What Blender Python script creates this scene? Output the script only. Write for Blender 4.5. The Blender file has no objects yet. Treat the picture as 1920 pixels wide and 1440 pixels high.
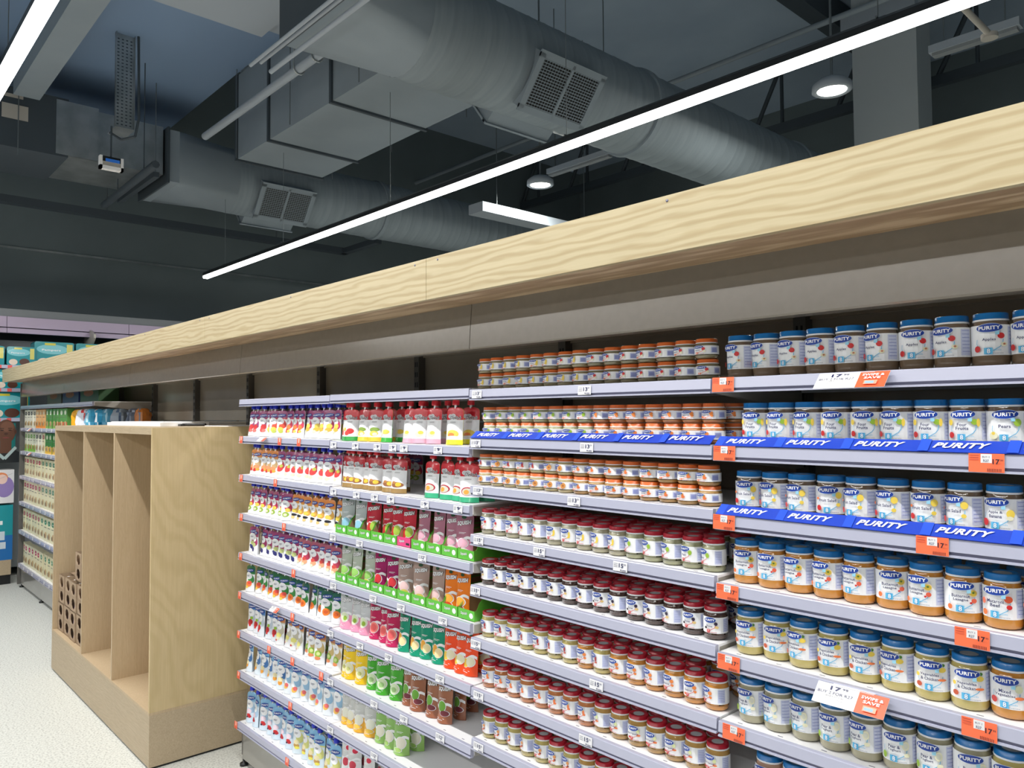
import bpy, bmesh, math, random
from mathutils import Vector, Matrix
random.seed(7)
SC = bpy.context.scene
COL = SC.collection
R = math.radians
# ---------------------------------------------------------------- camera
H = 1.73
CAM = Vector((1.0335, -1.5855, H))
YAW, PITCH, ROLL, FPX = R(47.693), R(2.2705), R(-0.424), 1440.0
_v = Vector((-math.sin(YAW)*math.cos(PITCH), math.cos(YAW)*math.cos(PITCH), math.sin(PITCH)))
_r0 = Vector((math.cos(YAW), math.sin(YAW), 0)); _u0 = _r0.cross(_v)
_r = _r0*math.cos(ROLL) + _u0*math.sin(ROLL)
_u = -_r0*math.sin(ROLL) + _u0*math.cos(ROLL)
cd = bpy.data.cameras.new('camera'); cam = bpy.data.objects.new('camera', cd); COL.objects.link(cam)
cd.sensor_width = 36; cd.lens = 36*FPX/1920; cd.clip_start = 0.05; cd.clip_end = 100
cam.matrix_world = Matrix(((_r.x,_u.x,-_v.x,CAM.x),(_r.y,_u.y,-_v.y,CAM.y),(_r.z,_u.z,-_v.z,CAM.z),(0,0,0,1)))
SC.camera = cam
def at(px, py, ax, val):
    """world point seen at pixel (px,py) on the plane axis ax = val (used to measure real positions)"""
    d = _v + _r*((px-960)/FPX) + _u*((720-py)/FPX)
    return CAM + d*((val-CAM[ax])/d[ax])
# ---------------------------------------------------------------- world, exposure, lamps
w = bpy.data.worlds.new('world'); SC.world = w; w.use_nodes = True
w.node_tree.nodes['Background'].inputs[0].default_value = (0.72, 0.86, 1.0, 1)
w.node_tree.nodes['Background'].inputs[1].default_value = 0.10
SC.view_settings.view_transform = 'Standard'; SC.view_settings.look = 'None'
SC.view_settings.gamma = 1.0; SC.view_settings.use_curve_mapping = False
SC.view_settings.exposure = 0.0
LAMP_Z = 3.30
LAMP_W = 41.0       # watts per lamp run section
def area(name, loc, sx, sy, power, color=(1,0.98,0.95), parent=None):
    l = bpy.data.lights.new(name, 'AREA'); l.shape = 'RECTANGLE'; l.size = sx; l.size_y = sy
    l.energy = power; l.color = color
    o = bpy.data.objects.new(name, l); COL.objects.link(o); o.location = loc
    if parent: o.parent = parent
    return o
# ---------------------------------------------------------------- materials
def mat(name, color=(0.5,0.5,0.5), rough=0.5, metal=0.0, coat=0.0, spec=0.5, attr=False):
    m = bpy.data.materials.new(name); m.use_nodes = True
    b = m.node_tree.nodes['Principled BSDF']
    b.inputs['Base Color'].default_value = (*color, 1); b.inputs['Roughness'].default_value = rough
    b.inputs['Metallic'].default_value = metal; b.inputs['Coat Weight'].default_value = coat
    b.inputs['Coat Roughness'].default_value = 0.05
    b.inputs['Specular IOR Level'].default_value = spec
    if attr:
        a = m.node_tree.nodes.new('ShaderNodeVertexColor'); a.layer_name = 'Col'
        m.node_tree.links.new(a.outputs['Color'], b.inputs['Base Color'])
    return m
def lin(r, g, b):
    f = lambda c: (c/255/12.92) if c/255 <= 0.04045 else ((c/255+0.055)/1.055)**2.4
    return (f(r), f(g), f(b))
def noise_mat(name, c1, c2, scale=(1,1,1), nscale=8, rough=0.5, metal=0, coat=0, ramp=(0.35,0.65), bump=0.0, detail=4, distort=0.0, spec=0.5):
    m = mat(name, c1, rough, metal, coat, spec); nt = m.node_tree; N = nt.nodes; L = nt.links
    tc = N.new('ShaderNodeTexCoord'); mp = N.new('ShaderNodeMapping'); mp.inputs['Scale'].default_value = scale
    no = N.new('ShaderNodeTexNoise'); no.inputs['Scale'].default_value = nscale; no.inputs['Detail'].default_value = detail
    no.inputs['Distortion'].default_value = distort
    cr = N.new('ShaderNodeValToRGB'); cr.color_ramp.elements[0].position = ramp[0]; cr.color_ramp.elements[1].position = ramp[1]
    cr.color_ramp.elements[0].color = (*c1,1); cr.color_ramp.elements[1].color = (*c2,1)
    L.new(tc.outputs['Object'], mp.inputs[0]); L.new(mp.outputs[0], no.inputs['Vector']); L.new(no.outputs[0], cr.inputs[0])
    L.new(cr.outputs[0], N['Principled BSDF'].inputs['Base Color'])
    if bump:
        bp = N.new('ShaderNodeBump'); bp.inputs['Strength'].default_value = bump; bp.inputs['Distance'].default_value = 0.002
        L.new(no.outputs[0], bp.inputs['Height']); L.new(bp.outputs[0], N['Principled BSDF'].inputs['Normal'])
    return m
def wood_mat(name, light, dark, axis='X', ring=9.0, rough=0.45, distort=2.2, stretch=0.16, contrast=(0.2,0.95), scale3=None, wdist=14, wds=1.2):
    m = mat(name, light, rough); nt = m.node_tree; N = nt.nodes; L = nt.links
    tc = N.new('ShaderNodeTexCoord'); mp = N.new('ShaderNodeMapping')
    sc = {'X': (stretch,1,1), 'Z': (1,1,stretch), 'Y': (1,stretch,1)}[axis]
    mp.inputs['Scale'].default_value = scale3 or sc
    n1 = N.new('ShaderNodeTexNoise'); n1.inputs['Scale'].default_value = 2.2; n1.inputs['Detail'].default_value = 2
    ad = N.new('ShaderNodeVectorMath'); ad.operation = 'SCALE'; ad.inputs['Scale'].default_value = distort*0.1
    a2 = N.new('ShaderNodeVectorMath'); a2.operation = 'ADD'
    wv = N.new('ShaderNodeTexWave'); wv.wave_type = 'BANDS'; wv.bands_direction = 'Z' if axis in 'XY' else 'DIAGONAL'
    wv.inputs['Scale'].default_value = ring; wv.inputs['Distortion'].default_value = wdist
    wv.inputs['Detail'].default_value = 2.5; wv.inputs['Detail Scale'].default_value = wds
    fn = N.new('ShaderNodeTexNoise'); fn.inputs['Scale'].default_value = 130; fn.inputs['Detail'].default_value = 3
    fm = N.new('ShaderNodeMapping'); fm.inputs['Scale'].default_value = {'X': (0.04,1,1), 'Z': (1,1,0.04), 'Y': (1,0.04,1)}[axis]
    cr = N.new('ShaderNodeValToRGB'); cr.color_ramp.elements[0].position = contrast[0]; cr.color_ramp.elements[1].position = contrast[1]
    cr.color_ramp.elements[0].color = (*light,1); cr.color_ramp.elements[1].color = (*dark,1)
    mx = N.new('ShaderNodeMix'); mx.data_type = 'RGBA'; mx.blend_type = 'MULTIPLY'; mx.inputs[0].default_value = 0.35
    c2 = N.new('ShaderNodeValToRGB'); c2.color_ramp.elements[0].position = 0.3; c2.color_ramp.elements[1].position = 0.75
    c2.color_ramp.elements[0].color = (0.72,0.68,0.62,1); c2.color_ramp.elements[1].color = (1,1,1,1)
    L.new(tc.outputs['Object'], mp.inputs[0]); L.new(mp.outputs[0], n1.inputs['Vector'])
    L.new(n1.outputs['Color'], ad.inputs[0]); L.new(mp.outputs[0], a2.inputs[0]); L.new(ad.outputs[0], a2.inputs[1])
    L.new(a2.outputs[0], wv.inputs['Vector']); L.new(wv.outputs['Fac'], cr.inputs[0])
    L.new(tc.outputs['Object'], fm.inputs[0]); L.new(fm.outputs[0], fn.inputs['Vector']); L.new(fn.outputs[0], c2.inputs[0])
    L.new(cr.outputs[0], mx.inputs[6]); L.new(c2.outputs[0], mx.inputs[7])
    L.new(mx.outputs[2], N['Principled BSDF'].inputs['Base Color'])
    return m
def emis(name, color, strength):
    m = bpy.data.materials.new(name); m.use_nodes = True; nt = m.node_tree
    nt.nodes.remove(nt.nodes['Principled BSDF']); e = nt.nodes.new('ShaderNodeEmission')
    e.inputs[0].default_value = (*color,1); e.inputs[1].default_value = strength
    nt.links.new(e.outputs[0], nt.nodes['Material Output'].inputs[0]); return m
M = dict(
    floor = noise_mat('speckled_vinyl', lin(186,188,182), lin(222,224,218), nscale=95, rough=0.45, ramp=(0.34,0.54), detail=3),
    wall = noise_mat('dark_wall', lin(100,112,116), lin(106,118,122), nscale=1.5, rough=0.8),
    slab = noise_mat('ceiling_paint', lin(150,168,188), lin(160,178,196), nscale=1.2, rough=0.85),
    deck = mat('deck_paint_glare', lin(118,142,172), 0.8),  # bluish tone also carries lens glare from the near lamp
    beam = mat('ceiling_beam', lin(150,160,170), 0.8),
    steel = mat('dark_steel', lin(60,70,78), 0.6),
    ductr = noise_mat('wrapped_duct', lin(124,136,144), lin(132,144,152), scale=(1,9,1), nscale=3, rough=0.65, bump=0.4),
    duct = noise_mat('painted_duct', lin(126,138,147), lin(132,144,153), nscale=2, rough=0.7),
    galv = noise_mat('galvanised', lin(160,168,170), lin(186,192,194), nscale=6, rough=0.35, metal=0.8),
    purple = mat('lilac_paint', lin(186,172,196), 0.6),
    greyw = mat('grey_band', lin(128,134,138), 0.7),
    fascia = wood_mat('oak_laminate', lin(186,173,140), lin(170,153,117), 'X', ring=15, distort=0.14, stretch=0.15, contrast=(0.3,1.0), wdist=8, wds=1.5),
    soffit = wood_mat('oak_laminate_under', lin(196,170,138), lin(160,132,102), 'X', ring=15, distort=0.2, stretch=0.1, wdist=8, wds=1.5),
    ply = wood_mat('birch_ply', lin(206,184,140), lin(199,177,132), 'Z', ring=7, distort=4.5, stretch=0.6, rough=0.5, contrast=(0.3,1.0), wdist=4, wds=1.2),
    plyv = wood_mat('ash_board', lin(198,176,144), lin(190,168,136), 'Z', ring=22, distort=0.6, stretch=0.03, rough=0.5, wdist=40, wds=5),
    plyh = wood_mat('ash_board_flat', lin(188,170,142), lin(180,162,134), 'X', ring=12, distort=0.8, stretch=0.08, rough=0.5, wdist=30, wds=3),
    shelf = mat('white_shelf', lin(238,238,240), 0.35),
    rail = mat('price_rail', lin(176,178,198), 0.25, spec=0.6),
    groove = mat('rail_groove', lin(104,104,126), 0.35),
    bracket = mat('grey_bracket', lin(176,172,164), 0.4),
    header = noise_mat('taupe_panel', lin(128,120,109), lin(131,123,112), nscale=40, rough=0.22, bump=0.0),
    kick = mat('kick_panel', lin(150,148,142), 0.12, coat=0.3),
    back = noise_mat('back_panel', lin(158,150,136), lin(170,162,147), nscale=2, rough=0.18),
    upr = mat('upright', lin(96,94,90), 0.4),
    black = mat('black_plastic', lin(22,24,26), 0.4),
    lampb = mat('lamp_housing', lin(30,34,38), 0.4),
    lampe = emis('led_diffuser', (1,0.99,0.96), 14),
    dome = emis('dome_glow', (1,0.97,0.86), 16),
    white = mat('white_paper', lin(244,244,244), 0.5),
    card = noise_mat('brown_card', lin(158,136,112), lin(176,152,126), nscale=20, rough=0.8),
    wire = mat('thin_wire', lin(120,128,132), 0.4, metal=0.6),
    print = mat('printed_label', rough=0.38, attr=True),
    foil = mat('printed_pouch', rough=0.27, coat=0.25, attr=True),
    food = mat('filled_glass', rough=0.12, coat=0.8, attr=True),
    lid = mat('painted_lid', rough=0.3, coat=0.2, attr=True),
    glass = mat('lens', lin(60,130,235), 0.2),
)
# ---------------------------------------------------------------- mesh builders
class MB:
    def __init__(s): s.v=[]; s.f=[]; s.c=[]; s.mi=[]; s.ms=[]; s.sm=[]
    def add(s, vs, fs, col=(1,1,1), m=0, smooth=False):
        o=len(s.v); s.v += [tuple(x) for x in vs]
        for f in fs: s.f.append([i+o for i in f]); s.c.append(col); s.mi.append(m); s.sm.append(smooth)
        return s
    def box(s, x0,x1,y0,y1,z0,z1, col=(1,1,1), m=0):
        x0,x1=sorted((x0,x1)); y0,y1=sorted((y0,y1)); z0,z1=sorted((z0,z1))
        vs=[(x,y,z) for z in (z0,z1) for y in (y0,y1) for x in (x0,x1)]
        return s.add(vs,[(0,2,3,1),(4,5,7,6),(0,1,5,4),(2,6,7,3),(0,4,6,2),(1,3,7,5)],col,m)
    def prism(s, prof, x0, x1, col=(1,1,1), m=0, axis=0, segm=None):
        """profile in the other two axes extruded along axis"""
        n=len(prof)
        def P(a,p):
            return {0:(a,p[0],p[1]),1:(p[0],a,p[1]),2:(p[0],p[1],a)}[axis]
        vs=[P(x0,p) for p in prof]+[P(x1,p) for p in prof]
        fs=[(i,(i+1)%n,(i+1)%n+n,i+n) for i in range(n)]
        o=len(s.v); s.v+=vs
        for i,f in enumerate(fs): s.f.append([k+o for k in f]); s.c.append(col); s.mi.append(segm[i] if segm else m); s.sm.append(False)
        s.f.append([o+i for i in range(n)][::-1]); s.c.append(col); s.mi.append(m); s.sm.append(False)
        s.f.append([o+n+i for i in range(n)]); s.c.append(col); s.mi.append(m); s.sm.append(False)
        return s
    def lathe(s, prof, n=20, cols=None, col=(1,1,1), c=(0,0,0), axis=2, m=0, smooth=True, ms=None):
        """prof: list of (r,h); cols: colour per segment"""
        vs=[]
        for r,h in prof:
            for k in range(n):
                a=2*math.pi*k/n; p=(r*math.cos(a), r*math.sin(a), h)
                if axis==0: p=(h,p[0],p[1])
                elif axis==1: p=(p[0],h,p[1])
                vs.append((p[0]+c[0],p[1]+c[1],p[2]+c[2]))
        o=len(s.v); s.v+=vs
        for j in range(len(prof)-1):
            for k in range(n):
                k2=(k+1)%n
                s.f.append([o+j*n+k,o+j*n+k2,o+(j+1)*n+k2,o+(j+1)*n+k]); s.c.append(cols[j] if cols else col)
                s.mi.append(ms[j] if ms else m); s.sm.append(smooth)
        return s
    def tube(s, p0, p1, r, n=10, col=(1,1,1), m=0):
        p0=Vector(p0); p1=Vector(p1); d=(p1-p0).normalized()
        a=d.orthogonal().normalized(); b=d.cross(a); vs=[]
        for p in (p0,p1):
            for k in range(n):
                t=2*math.pi*k/n; vs.append(p+a*r*math.cos(t)+b*r*math.sin(t))
        fs=[(k,(k+1)%n,(k+1)%n+n,k+n) for k in range(n)]
        s.add(vs,fs,col,m,True); s.add(vs[:n],[tuple(range(n))[::-1]],col,m); s.add(vs[n:],[tuple(range(n))],col,m); return s
    def path(s, pts, r, n=8, col=(1,1,1), m=0):
        for a,b in zip(pts,pts[1:]): s.tube(a,b,r,n,col,m)
        return s
    def mesh(s, name, mats):
        me=bpy.data.meshes.new(name); me.from_pydata(s.v,[],s.f)
        for m in (mats if isinstance(mats,(list,tuple)) else [mats]): me.materials.append(m)
        me.polygons.foreach_set('material_index', s.mi); me.polygons.foreach_set('use_smooth', s.sm)
        ca=me.color_attributes.new('Col','FLOAT_COLOR','CORNER'); buf=[]
        for f,c in zip(s.f,s.c): buf += [c[0],c[1],c[2],1.0]*len(f)
        ca.data.foreach_set('color', buf); me.update(); return me
    def build(s, name, mats, parent=None, loc=None):
        o=bpy.data.objects.new(name, s.mesh(name, mats)); COL.objects.link(o)
        if parent: o.parent=parent
        if loc is not None: o.location=loc
        return o
def tag(o, label=None, cat=None, group=None, kind=None):
    if label: o['label']=label
    if cat: o['category']=cat
    if group: o['group']=group
    if kind: o['kind']=kind
    return o
def empty(name, loc=(0,0,0), rz=0, **k):
    o=bpy.data.objects.new(name,None); o.empty_display_size=0.05; COL.objects.link(o); o.location=loc; o.rotation_euler=(0,0,rz)
    return tag(o, **k)
def dup(proto, loc, rz=0, rx=0, **k):
    c=proto.copy(); COL.objects.link(c); c.location=loc; c.rotation_euler=(rx,0,rz)
    for ch in list(proto.children):
        d=ch.copy(); COL.objects.link(d); d.parent=c
        for g in list(ch.children):
            e=g.copy(); COL.objects.link(e); e.parent=d
    return tag(c, **k)
def struct(name, mb, m): return tag(mb.build(name, m), kind='structure')
ORD=['first','second','third','fourth','fifth','sixth','seventh','eighth','ninth','tenth','eleventh','twelfth','thirteenth','fourteenth','fifteenth','sixteenth','seventeenth','eighteenth']
# ---------------------------------------------------------------- flat art wrapped on surfaces
_tc={}
def text2d(s, bold=0.0, shear=0.0):
    k=(s,bold,shear)
    if k in _tc: return _tc[k]
    c=bpy.data.curves.new('lettering','FONT'); c.body=s; c.size=1; c.offset=bold; c.shear=shear; c.resolution_u=2; c.fill_mode='BOTH'
    c.align_x='CENTER'; c.space_character=1.0+bold*2
    o=bpy.data.objects.new('lettering',c); me=bpy.data.meshes.new_from_object(o)
    vs=[(p.co.x,p.co.y) for p in me.vertices]; fs=[tuple(p.vertices) for p in me.polygons]
    bpy.data.objects.remove(o); bpy.data.meshes.remove(me); bpy.data.curves.remove(c)
    x0=min(v[0] for v in vs); x1=max(v[0] for v in vs); y0=min(v[1] for v in vs); y1=max(v[1] for v in vs)
    vs=[((v[0]-(x0+x1)/2)/(x1-x0), (v[1]-(y0+y1)/2)/(y1-y0)) for v in vs]
    _tc[k]=(vs,fs); return _tc[k]
class Art:
    def __init__(s): s.sh=[]
    def strip(s, u0,u1,lo,hi,col,n=8):
        vs=[];fs=[]
        for i in range(n+1):
            u=u0+(u1-u0)*i/n; vs+=[(u,lo(u)),(u,hi(u))]
            if i<n: fs.append((2*i,2*i+2,2*i+3,2*i+1))
        s.sh.append((vs,fs,col)); return s
    def rect(s,u0,u1,v0,v1,col,n=6): return s.strip(u0,u1,lambda u:v0,lambda u:v1,col,n)
    def ell(s,cu,cv,a,b,col,n=10,tilt=0.0):
        vs=[];fs=[]
        for i in range(n+1):
            t=-math.cos(math.pi*i/n); h=math.sqrt(max(0,1-t*t)); u=cu+a*t
            vs+=[(u,cv-b*h+tilt*a*t),(u,cv+b*h+tilt*a*t)]
            if i<n: fs.append((2*i,2*i+2,2*i+3,2*i+1))
        s.sh.append((vs,fs,col)); return s
    def line(s,pts,wd,col):
        for (a,b) in zip(pts,pts[1:]):
            dx,dy=b[0]-a[0],b[1]-a[1]; l=math.hypot(dx,dy) or 1; nx,ny=-dy/l*wd/2,dx/l*wd/2
            s.sh.append(([(a[0]-nx,a[1]-ny),(b[0]-nx,b[1]-ny),(b[0]+nx,b[1]+ny),(a[0]+nx,a[1]+ny)],[(0,1,2,3)],col))
        return s
    def text(s,t,cu,cv,wd,ht,col,bold=0.02,shear=0.0,tilt=0.0):
        vs,fs=text2d(t,bold,shear)
        s.sh.append(([(cu+x*wd, cv+y*ht+tilt*x*wd) for x,y in vs],fs,col)); return s
    def onto(s, mb, fn, step=0.00018, m=0, smooth=True):
        for i,(vs,fs,col) in enumerate(s.sh): mb.add([fn(u,v,i*step) for u,v in vs],fs,col,m,False)
        return mb
W=lin(240,241,243); NAVY=lin(22,60,150); DN=lin(38,44,92); LAV=lin(176,184,222); SKY=lin(96,184,224); RED=lin(206,48,44)
# ---------------------------------------------------------------- room shell
HC=6.6
struct('floor', MB().box(-9.6,6,-9,10,-0.1,0), M['floor'])
struct('ceiling', MB().box(-9.6,6,-9,10,HC,HC+0.15), M['slab'])
struct('wall_left', MB().box(-9.75,-9.45,-9,10,0,HC), M['wall'])
struct('wall_back', MB().box(-9.6,6,9.85,10,0,HC), M['wall'])
struct('wall_right', MB().box(5.85,6,-9,10,0,HC), M['wall'])
struct('wall_front', MB().box(-9.6,6,-9,-8.85,0,HC), M['wall'])
DK=5.02
struct('trim_4', MB().box(-9.44,-4.72,-8.8,1.36,DK,DK+0.2), M['deck'])
# thin conduit line on far wall and grey band above the lilac bulkhead
zl=at(0,460,0,-9.4).z
struct('trim_1', MB().box(-9.45,-9.43,-9,9.8,zl-0.012,zl+0.012), M['galv'])
za=at(0,592,0,-8.7).z; zb=at(0,623,0,-8.7).z; zc=at(0,577,0,-8.7).z; zm=at(0,614,0,-8.7).z
mb=MB().box(-9.44,-8.72,-9,9.8,za,zc); struct('trim_2', mb, M['greyw'])
mb=MB()
y=-8.6
while y<9.6:
    mb.box(-8.74,-8.70,y,y+1.215,zm+0.012,za); mb.box(-8.735,-8.69,y,y+1.215,zb,zm); y+=1.22
struct('trim_3', mb, M['purple'])
# ---------------------------------------------------------------- gondola
BW=0.915; NB=9; XL=-NB*BW; XR=3*BW; YB=0.47
ZH0=0.214+H; ZH1=0.359+H; ZF0=0.359+H; ZF1=0.488+H; YF=-0.18
g=empty('gondola_shelving', (XL,0,0), label='long grey shelving run with oak cornice and taupe header above all the shelves', cat='shelving')
def gb(mb,name,m): return mb.build(name,m,g,loc=(-XL,0,0))
# uprights
for i in range(-NB,4):
    X=i*BW; mb=MB()
    mb.box(X-0.018,X+0.018,YB-0.035,YB+0.03,0.03,ZH1+0.02)
    for k in range(40):
        z=0.2+k*0.046
        mb.box(X-0.010,X-0.004,YB-0.0362,YB-0.034,z,z+0.022,m=1); mb.box(X+0.004,X+0.010,YB-0.0362,YB-0.034,z,z+0.022,m=1)
    gb(mb,'upright',[M['upr'],M['black']])
    if i in (-5,-4): continue
    mb=MB().box(X-0.016,X+0.016,0.03,YB-0.035,0.05,0.16); gb(mb,'base_foot',M['upr'])
    mb=MB().lathe([(0,0),(0.02,0),(0.02,0.012),(0.006,0.014),(0.006,0.05)],12,c=(X,0.035,0)); gb(mb,'levelling_foot',M['black'])
for i in range(-NB,3):
    X=i*BW; mb=MB()
    z=0.2
    while z<ZH1:
        z2=min(z+0.30,ZH1+0.02)
        mb.box(X+0.02,X+BW-0.02,YB,YB+0.012,z+0.004,z2-0.004)
        mb.box(X+0.02,X+BW-0.02,YB-0.004,YB+0.004,z+0.10,z+0.104); mb.box(X+0.02,X+BW-0.02,YB-0.012,YB,z2-0.012,z2-0.002)
        z=z2
    gb(mb,'back_panel',M['back'])
    if i>=-3 or i<-6:
        mb=MB().box(X+0.003,X+BW-0.003,0.028,0.034,0.035,0.20); gb(mb,'kick_panel',M['kick'])
# header panels in double bays, curved lower edge
i=-NB
while i<3:
    X0=i*BW; X1=min(i+2,3)*BW
    prof=[(0.02,ZH1+0.01),(0.012,ZH1+0.01),(0.004,ZH0+0.06),(0.0,ZH0+0.004),(0.004,ZH0),(0.05,ZH0),(0.05,ZH0+0.003),(0.01,ZH0+0.006),(0.012,ZH0+0.06)]
    gb(MB().prism(prof,X0+0.0015,X1-0.0015),'header_panel',M['header']); i+=2
# cornice boards
seams=[-8.14,-6.40,-4.56,-2.74,-0.905,0.925,2.75]
for a,b in zip(seams,seams[1:]):
    mb=MB().box(a+0.001,b-0.001,YF,YF+0.018,ZF0,ZF1)
    gb(mb,'cornice_board',M['fascia'])
    ms=MB()
    for k in range(3):
        xx=a+0.06+(b-a-0.12)*k/2; ms.lathe([(0.0,-0.0006),(0.0035,-0.0006),(0.0035,0.002)],8,axis=1,c=(xx,YF-0.0003,ZF1-0.012))
    gb(ms,'screw',M['groove'])
    mb=MB().box(a+0.001,b-0.001,YF+0.018,0.012,ZF0+0.004,ZF0+0.020)
    gb(mb,'cornice_soffit',M['soffit'])
gb(MB().box(XL-0.03,XR,YF+0.018,YB+0.03,ZF1-0.02,ZF1-0.004),'cornice_top',M['soffit'])
# left end frame post
gb(MB().box(XL-0.045,XL-0.022,0.0,0.06,0.03,ZH1),'end_post',M['upr'])
# ---------------------------------------------------------------- shelves
RAILP=[(0.012,0.0),(0.0005,0.0),(-0.001,-0.002),(-0.003,-0.0245),(0.001,-0.0255),(0.001,-0.0305),(-0.0045,-0.0315),(-0.0045,-0.035),(0.012,-0.035)]
RSEG=[0,0,0,0,1,0,0,0,0]
def tag_mesh(kind):
    a=Art(); mb=MB()
    if kind=='white':
        a.rect(-0.024,0.024,-0.0125,0.0125,lin(232,232,236),1)
        for j in range(3): a.rect(-0.021,-0.008,0.006-j*0.004,0.0075-j*0.004,lin(150,150,160),1)
    elif kind=='orange':
        a.rect(-0.029,0.029,-0.017,0.017,lin(244,112,72),1); a.rect(-0.009,0.009,0.000,0.016,lin(228,228,230),1)
        for j in range(3): a.rect(-0.027,-0.012,0.013-j*0.004,0.0142-j*0.004,lin(190,80,60),1)
        a.text('BUY 2',0,0.011,0.012,0.003,DN,0); a.text('R27',0,0.004,0.009,0.0045,DN,0.01)
        for j in range(9): a.rect(0.002+j*0.0027,0.0035+j*0.0027,-0.0155,-0.010,lin(120,50,40),1)
    elif kind=='small_orange':
        a.rect(-0.017,0.017,-0.017,0.017,lin(244,112,84),1); a.rect(-0.005,0.006,-0.002,0.015,lin(250,196,180),1)
        for j in range(3): a.rect(-0.012,0.012,-0.008-j*0.003,-0.007-j*0.003,lin(206,70,50),1)
    return a
def make_tag(kind, price, sup):
    a=tag_mesh(kind)
    if kind=='white':
        a.text(price,0.004,0.003,0.015,0.011,DN,0.02); a.text(sup,0.0165,0.006,0.007,0.005,DN,0.0)
        a.rect(0.002,0.007,-0.010,-0.007,lin(90,90,110),1); a.rect(0.009,0.021,-0.011,-0.007,lin(140,140,155),1)
    elif kind=='orange':
        a.text(price,0.0170,0.0025,0.0115,0.0095,lin(60,24,40),0.035); a.text(sup,0.0260,0.0050,0.0045,0.004,lin(60,24,40),0.01)
    mb=MB(); a.onto(mb,lambda u,v,d:(u,-0.0006-d,v),step=0.0003)
    hx=0.024 if kind=='white' else (0.029 if kind=='orange' else 0.017); hz=0.0125 if kind=='white' else 0.017
    mb.box(-hx,hx,-0.0005,0.0,-hz,hz,lin(230,230,232)); return mb.mesh('price_tag',M['print'])
TAGS={'13':make_tag('white','13','99'),'15':make_tag('white','15','99'),'12':make_tag('white','12','99'),'9':make_tag('white','9','99'),
      '17':make_tag('orange','17','99'),'so':make_tag('small_orange','','')}
def promo_mesh(big=True):
    a=Art(); a.rect(-0.10,0.10,-0.045,0.045,lin(246,246,246),2); a.rect(0.02,0.10,-0.045,0.045,lin(244,104,66),2)
    a.text('17',-0.045,0.027,0.03,0.018,DN,0.03); a.text('99',-0.018,0.031,0.016,0.010,DN,0.01)
    a.text('BUY 2 FOR R27',-0.042,0.006,0.10,0.012,DN,0.0)
    a.text('BABY FOOD',-0.04,-0.008,0.05,0.006,lin(110,110,120),0)
    a.text('SELECTED VARIETY',-0.04,-0.020,0.07,0.005,lin(150,150,160),0)
    a.text('SWIPE &',0.060,0.022,0.06,0.013,W,0.03); a.text('SAVE',0.060,0.004,0.045,0.013,W,0.03)
    a.rect(0.042,0.078,-0.034,-0.012,lin(250,170,140),1); a.rect(0.046,0.070,-0.030,-0.018,lin(150,190,230),1)
    return a
PROMO=promo_mesh()
def add_promo(parent, x, s=1.0):
    mb=MB()
    def fn(u,v,d):
        t=(v+0.045)/0.09
        return (u*s*0.85, -0.006-0.040*s*(1-t)-d*0.7, -0.040*s+0.038*s*t+d*0.7)
    PROMO.onto(mb,fn,step=0.0004)
    p=[fn(u,v,-0.0010) for u,v in ((-0.1,-0.045),(0.1,-0.045),(0.1,0.045),(-0.1,0.045))]
    q=[fn(u,v,-0.0002) for u,v in ((-0.1,-0.045),(0.1,-0.045),(0.1,0.045),(-0.1,0.045))]
    mb.add(p+q,[(3,2,1,0),(4,5,6,7),(0,1,5,4),(1,2,6,5),(2,3,7,6),(3,0,4,7)],lin(235,235,235))
    mb.box(-0.05*s,0.05*s,-0.008,0.004,-0.003,-0.002,lin(225,225,230))
    o=mb.build('promotion_card',M['print'],parent,loc=(x,-0.002,0)); o['label']='slanted white and orange promotion card'
def strip_art(L):
    a=Art(); n=max(2,int(round(L/0.150))); a.rect(0,L,0,0.034,lin(30,66,186),8)
    for k in range(n):
        u=(k+0.5)*L/n; a.rect(u-L/n/2+0.001,u-L/n/2+0.02,0,0.034,lin(40,84,214),1)
        a.text('PURITY',u,0.017,0.098,0.0155,W,0.035,0.35)
    return a
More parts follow.
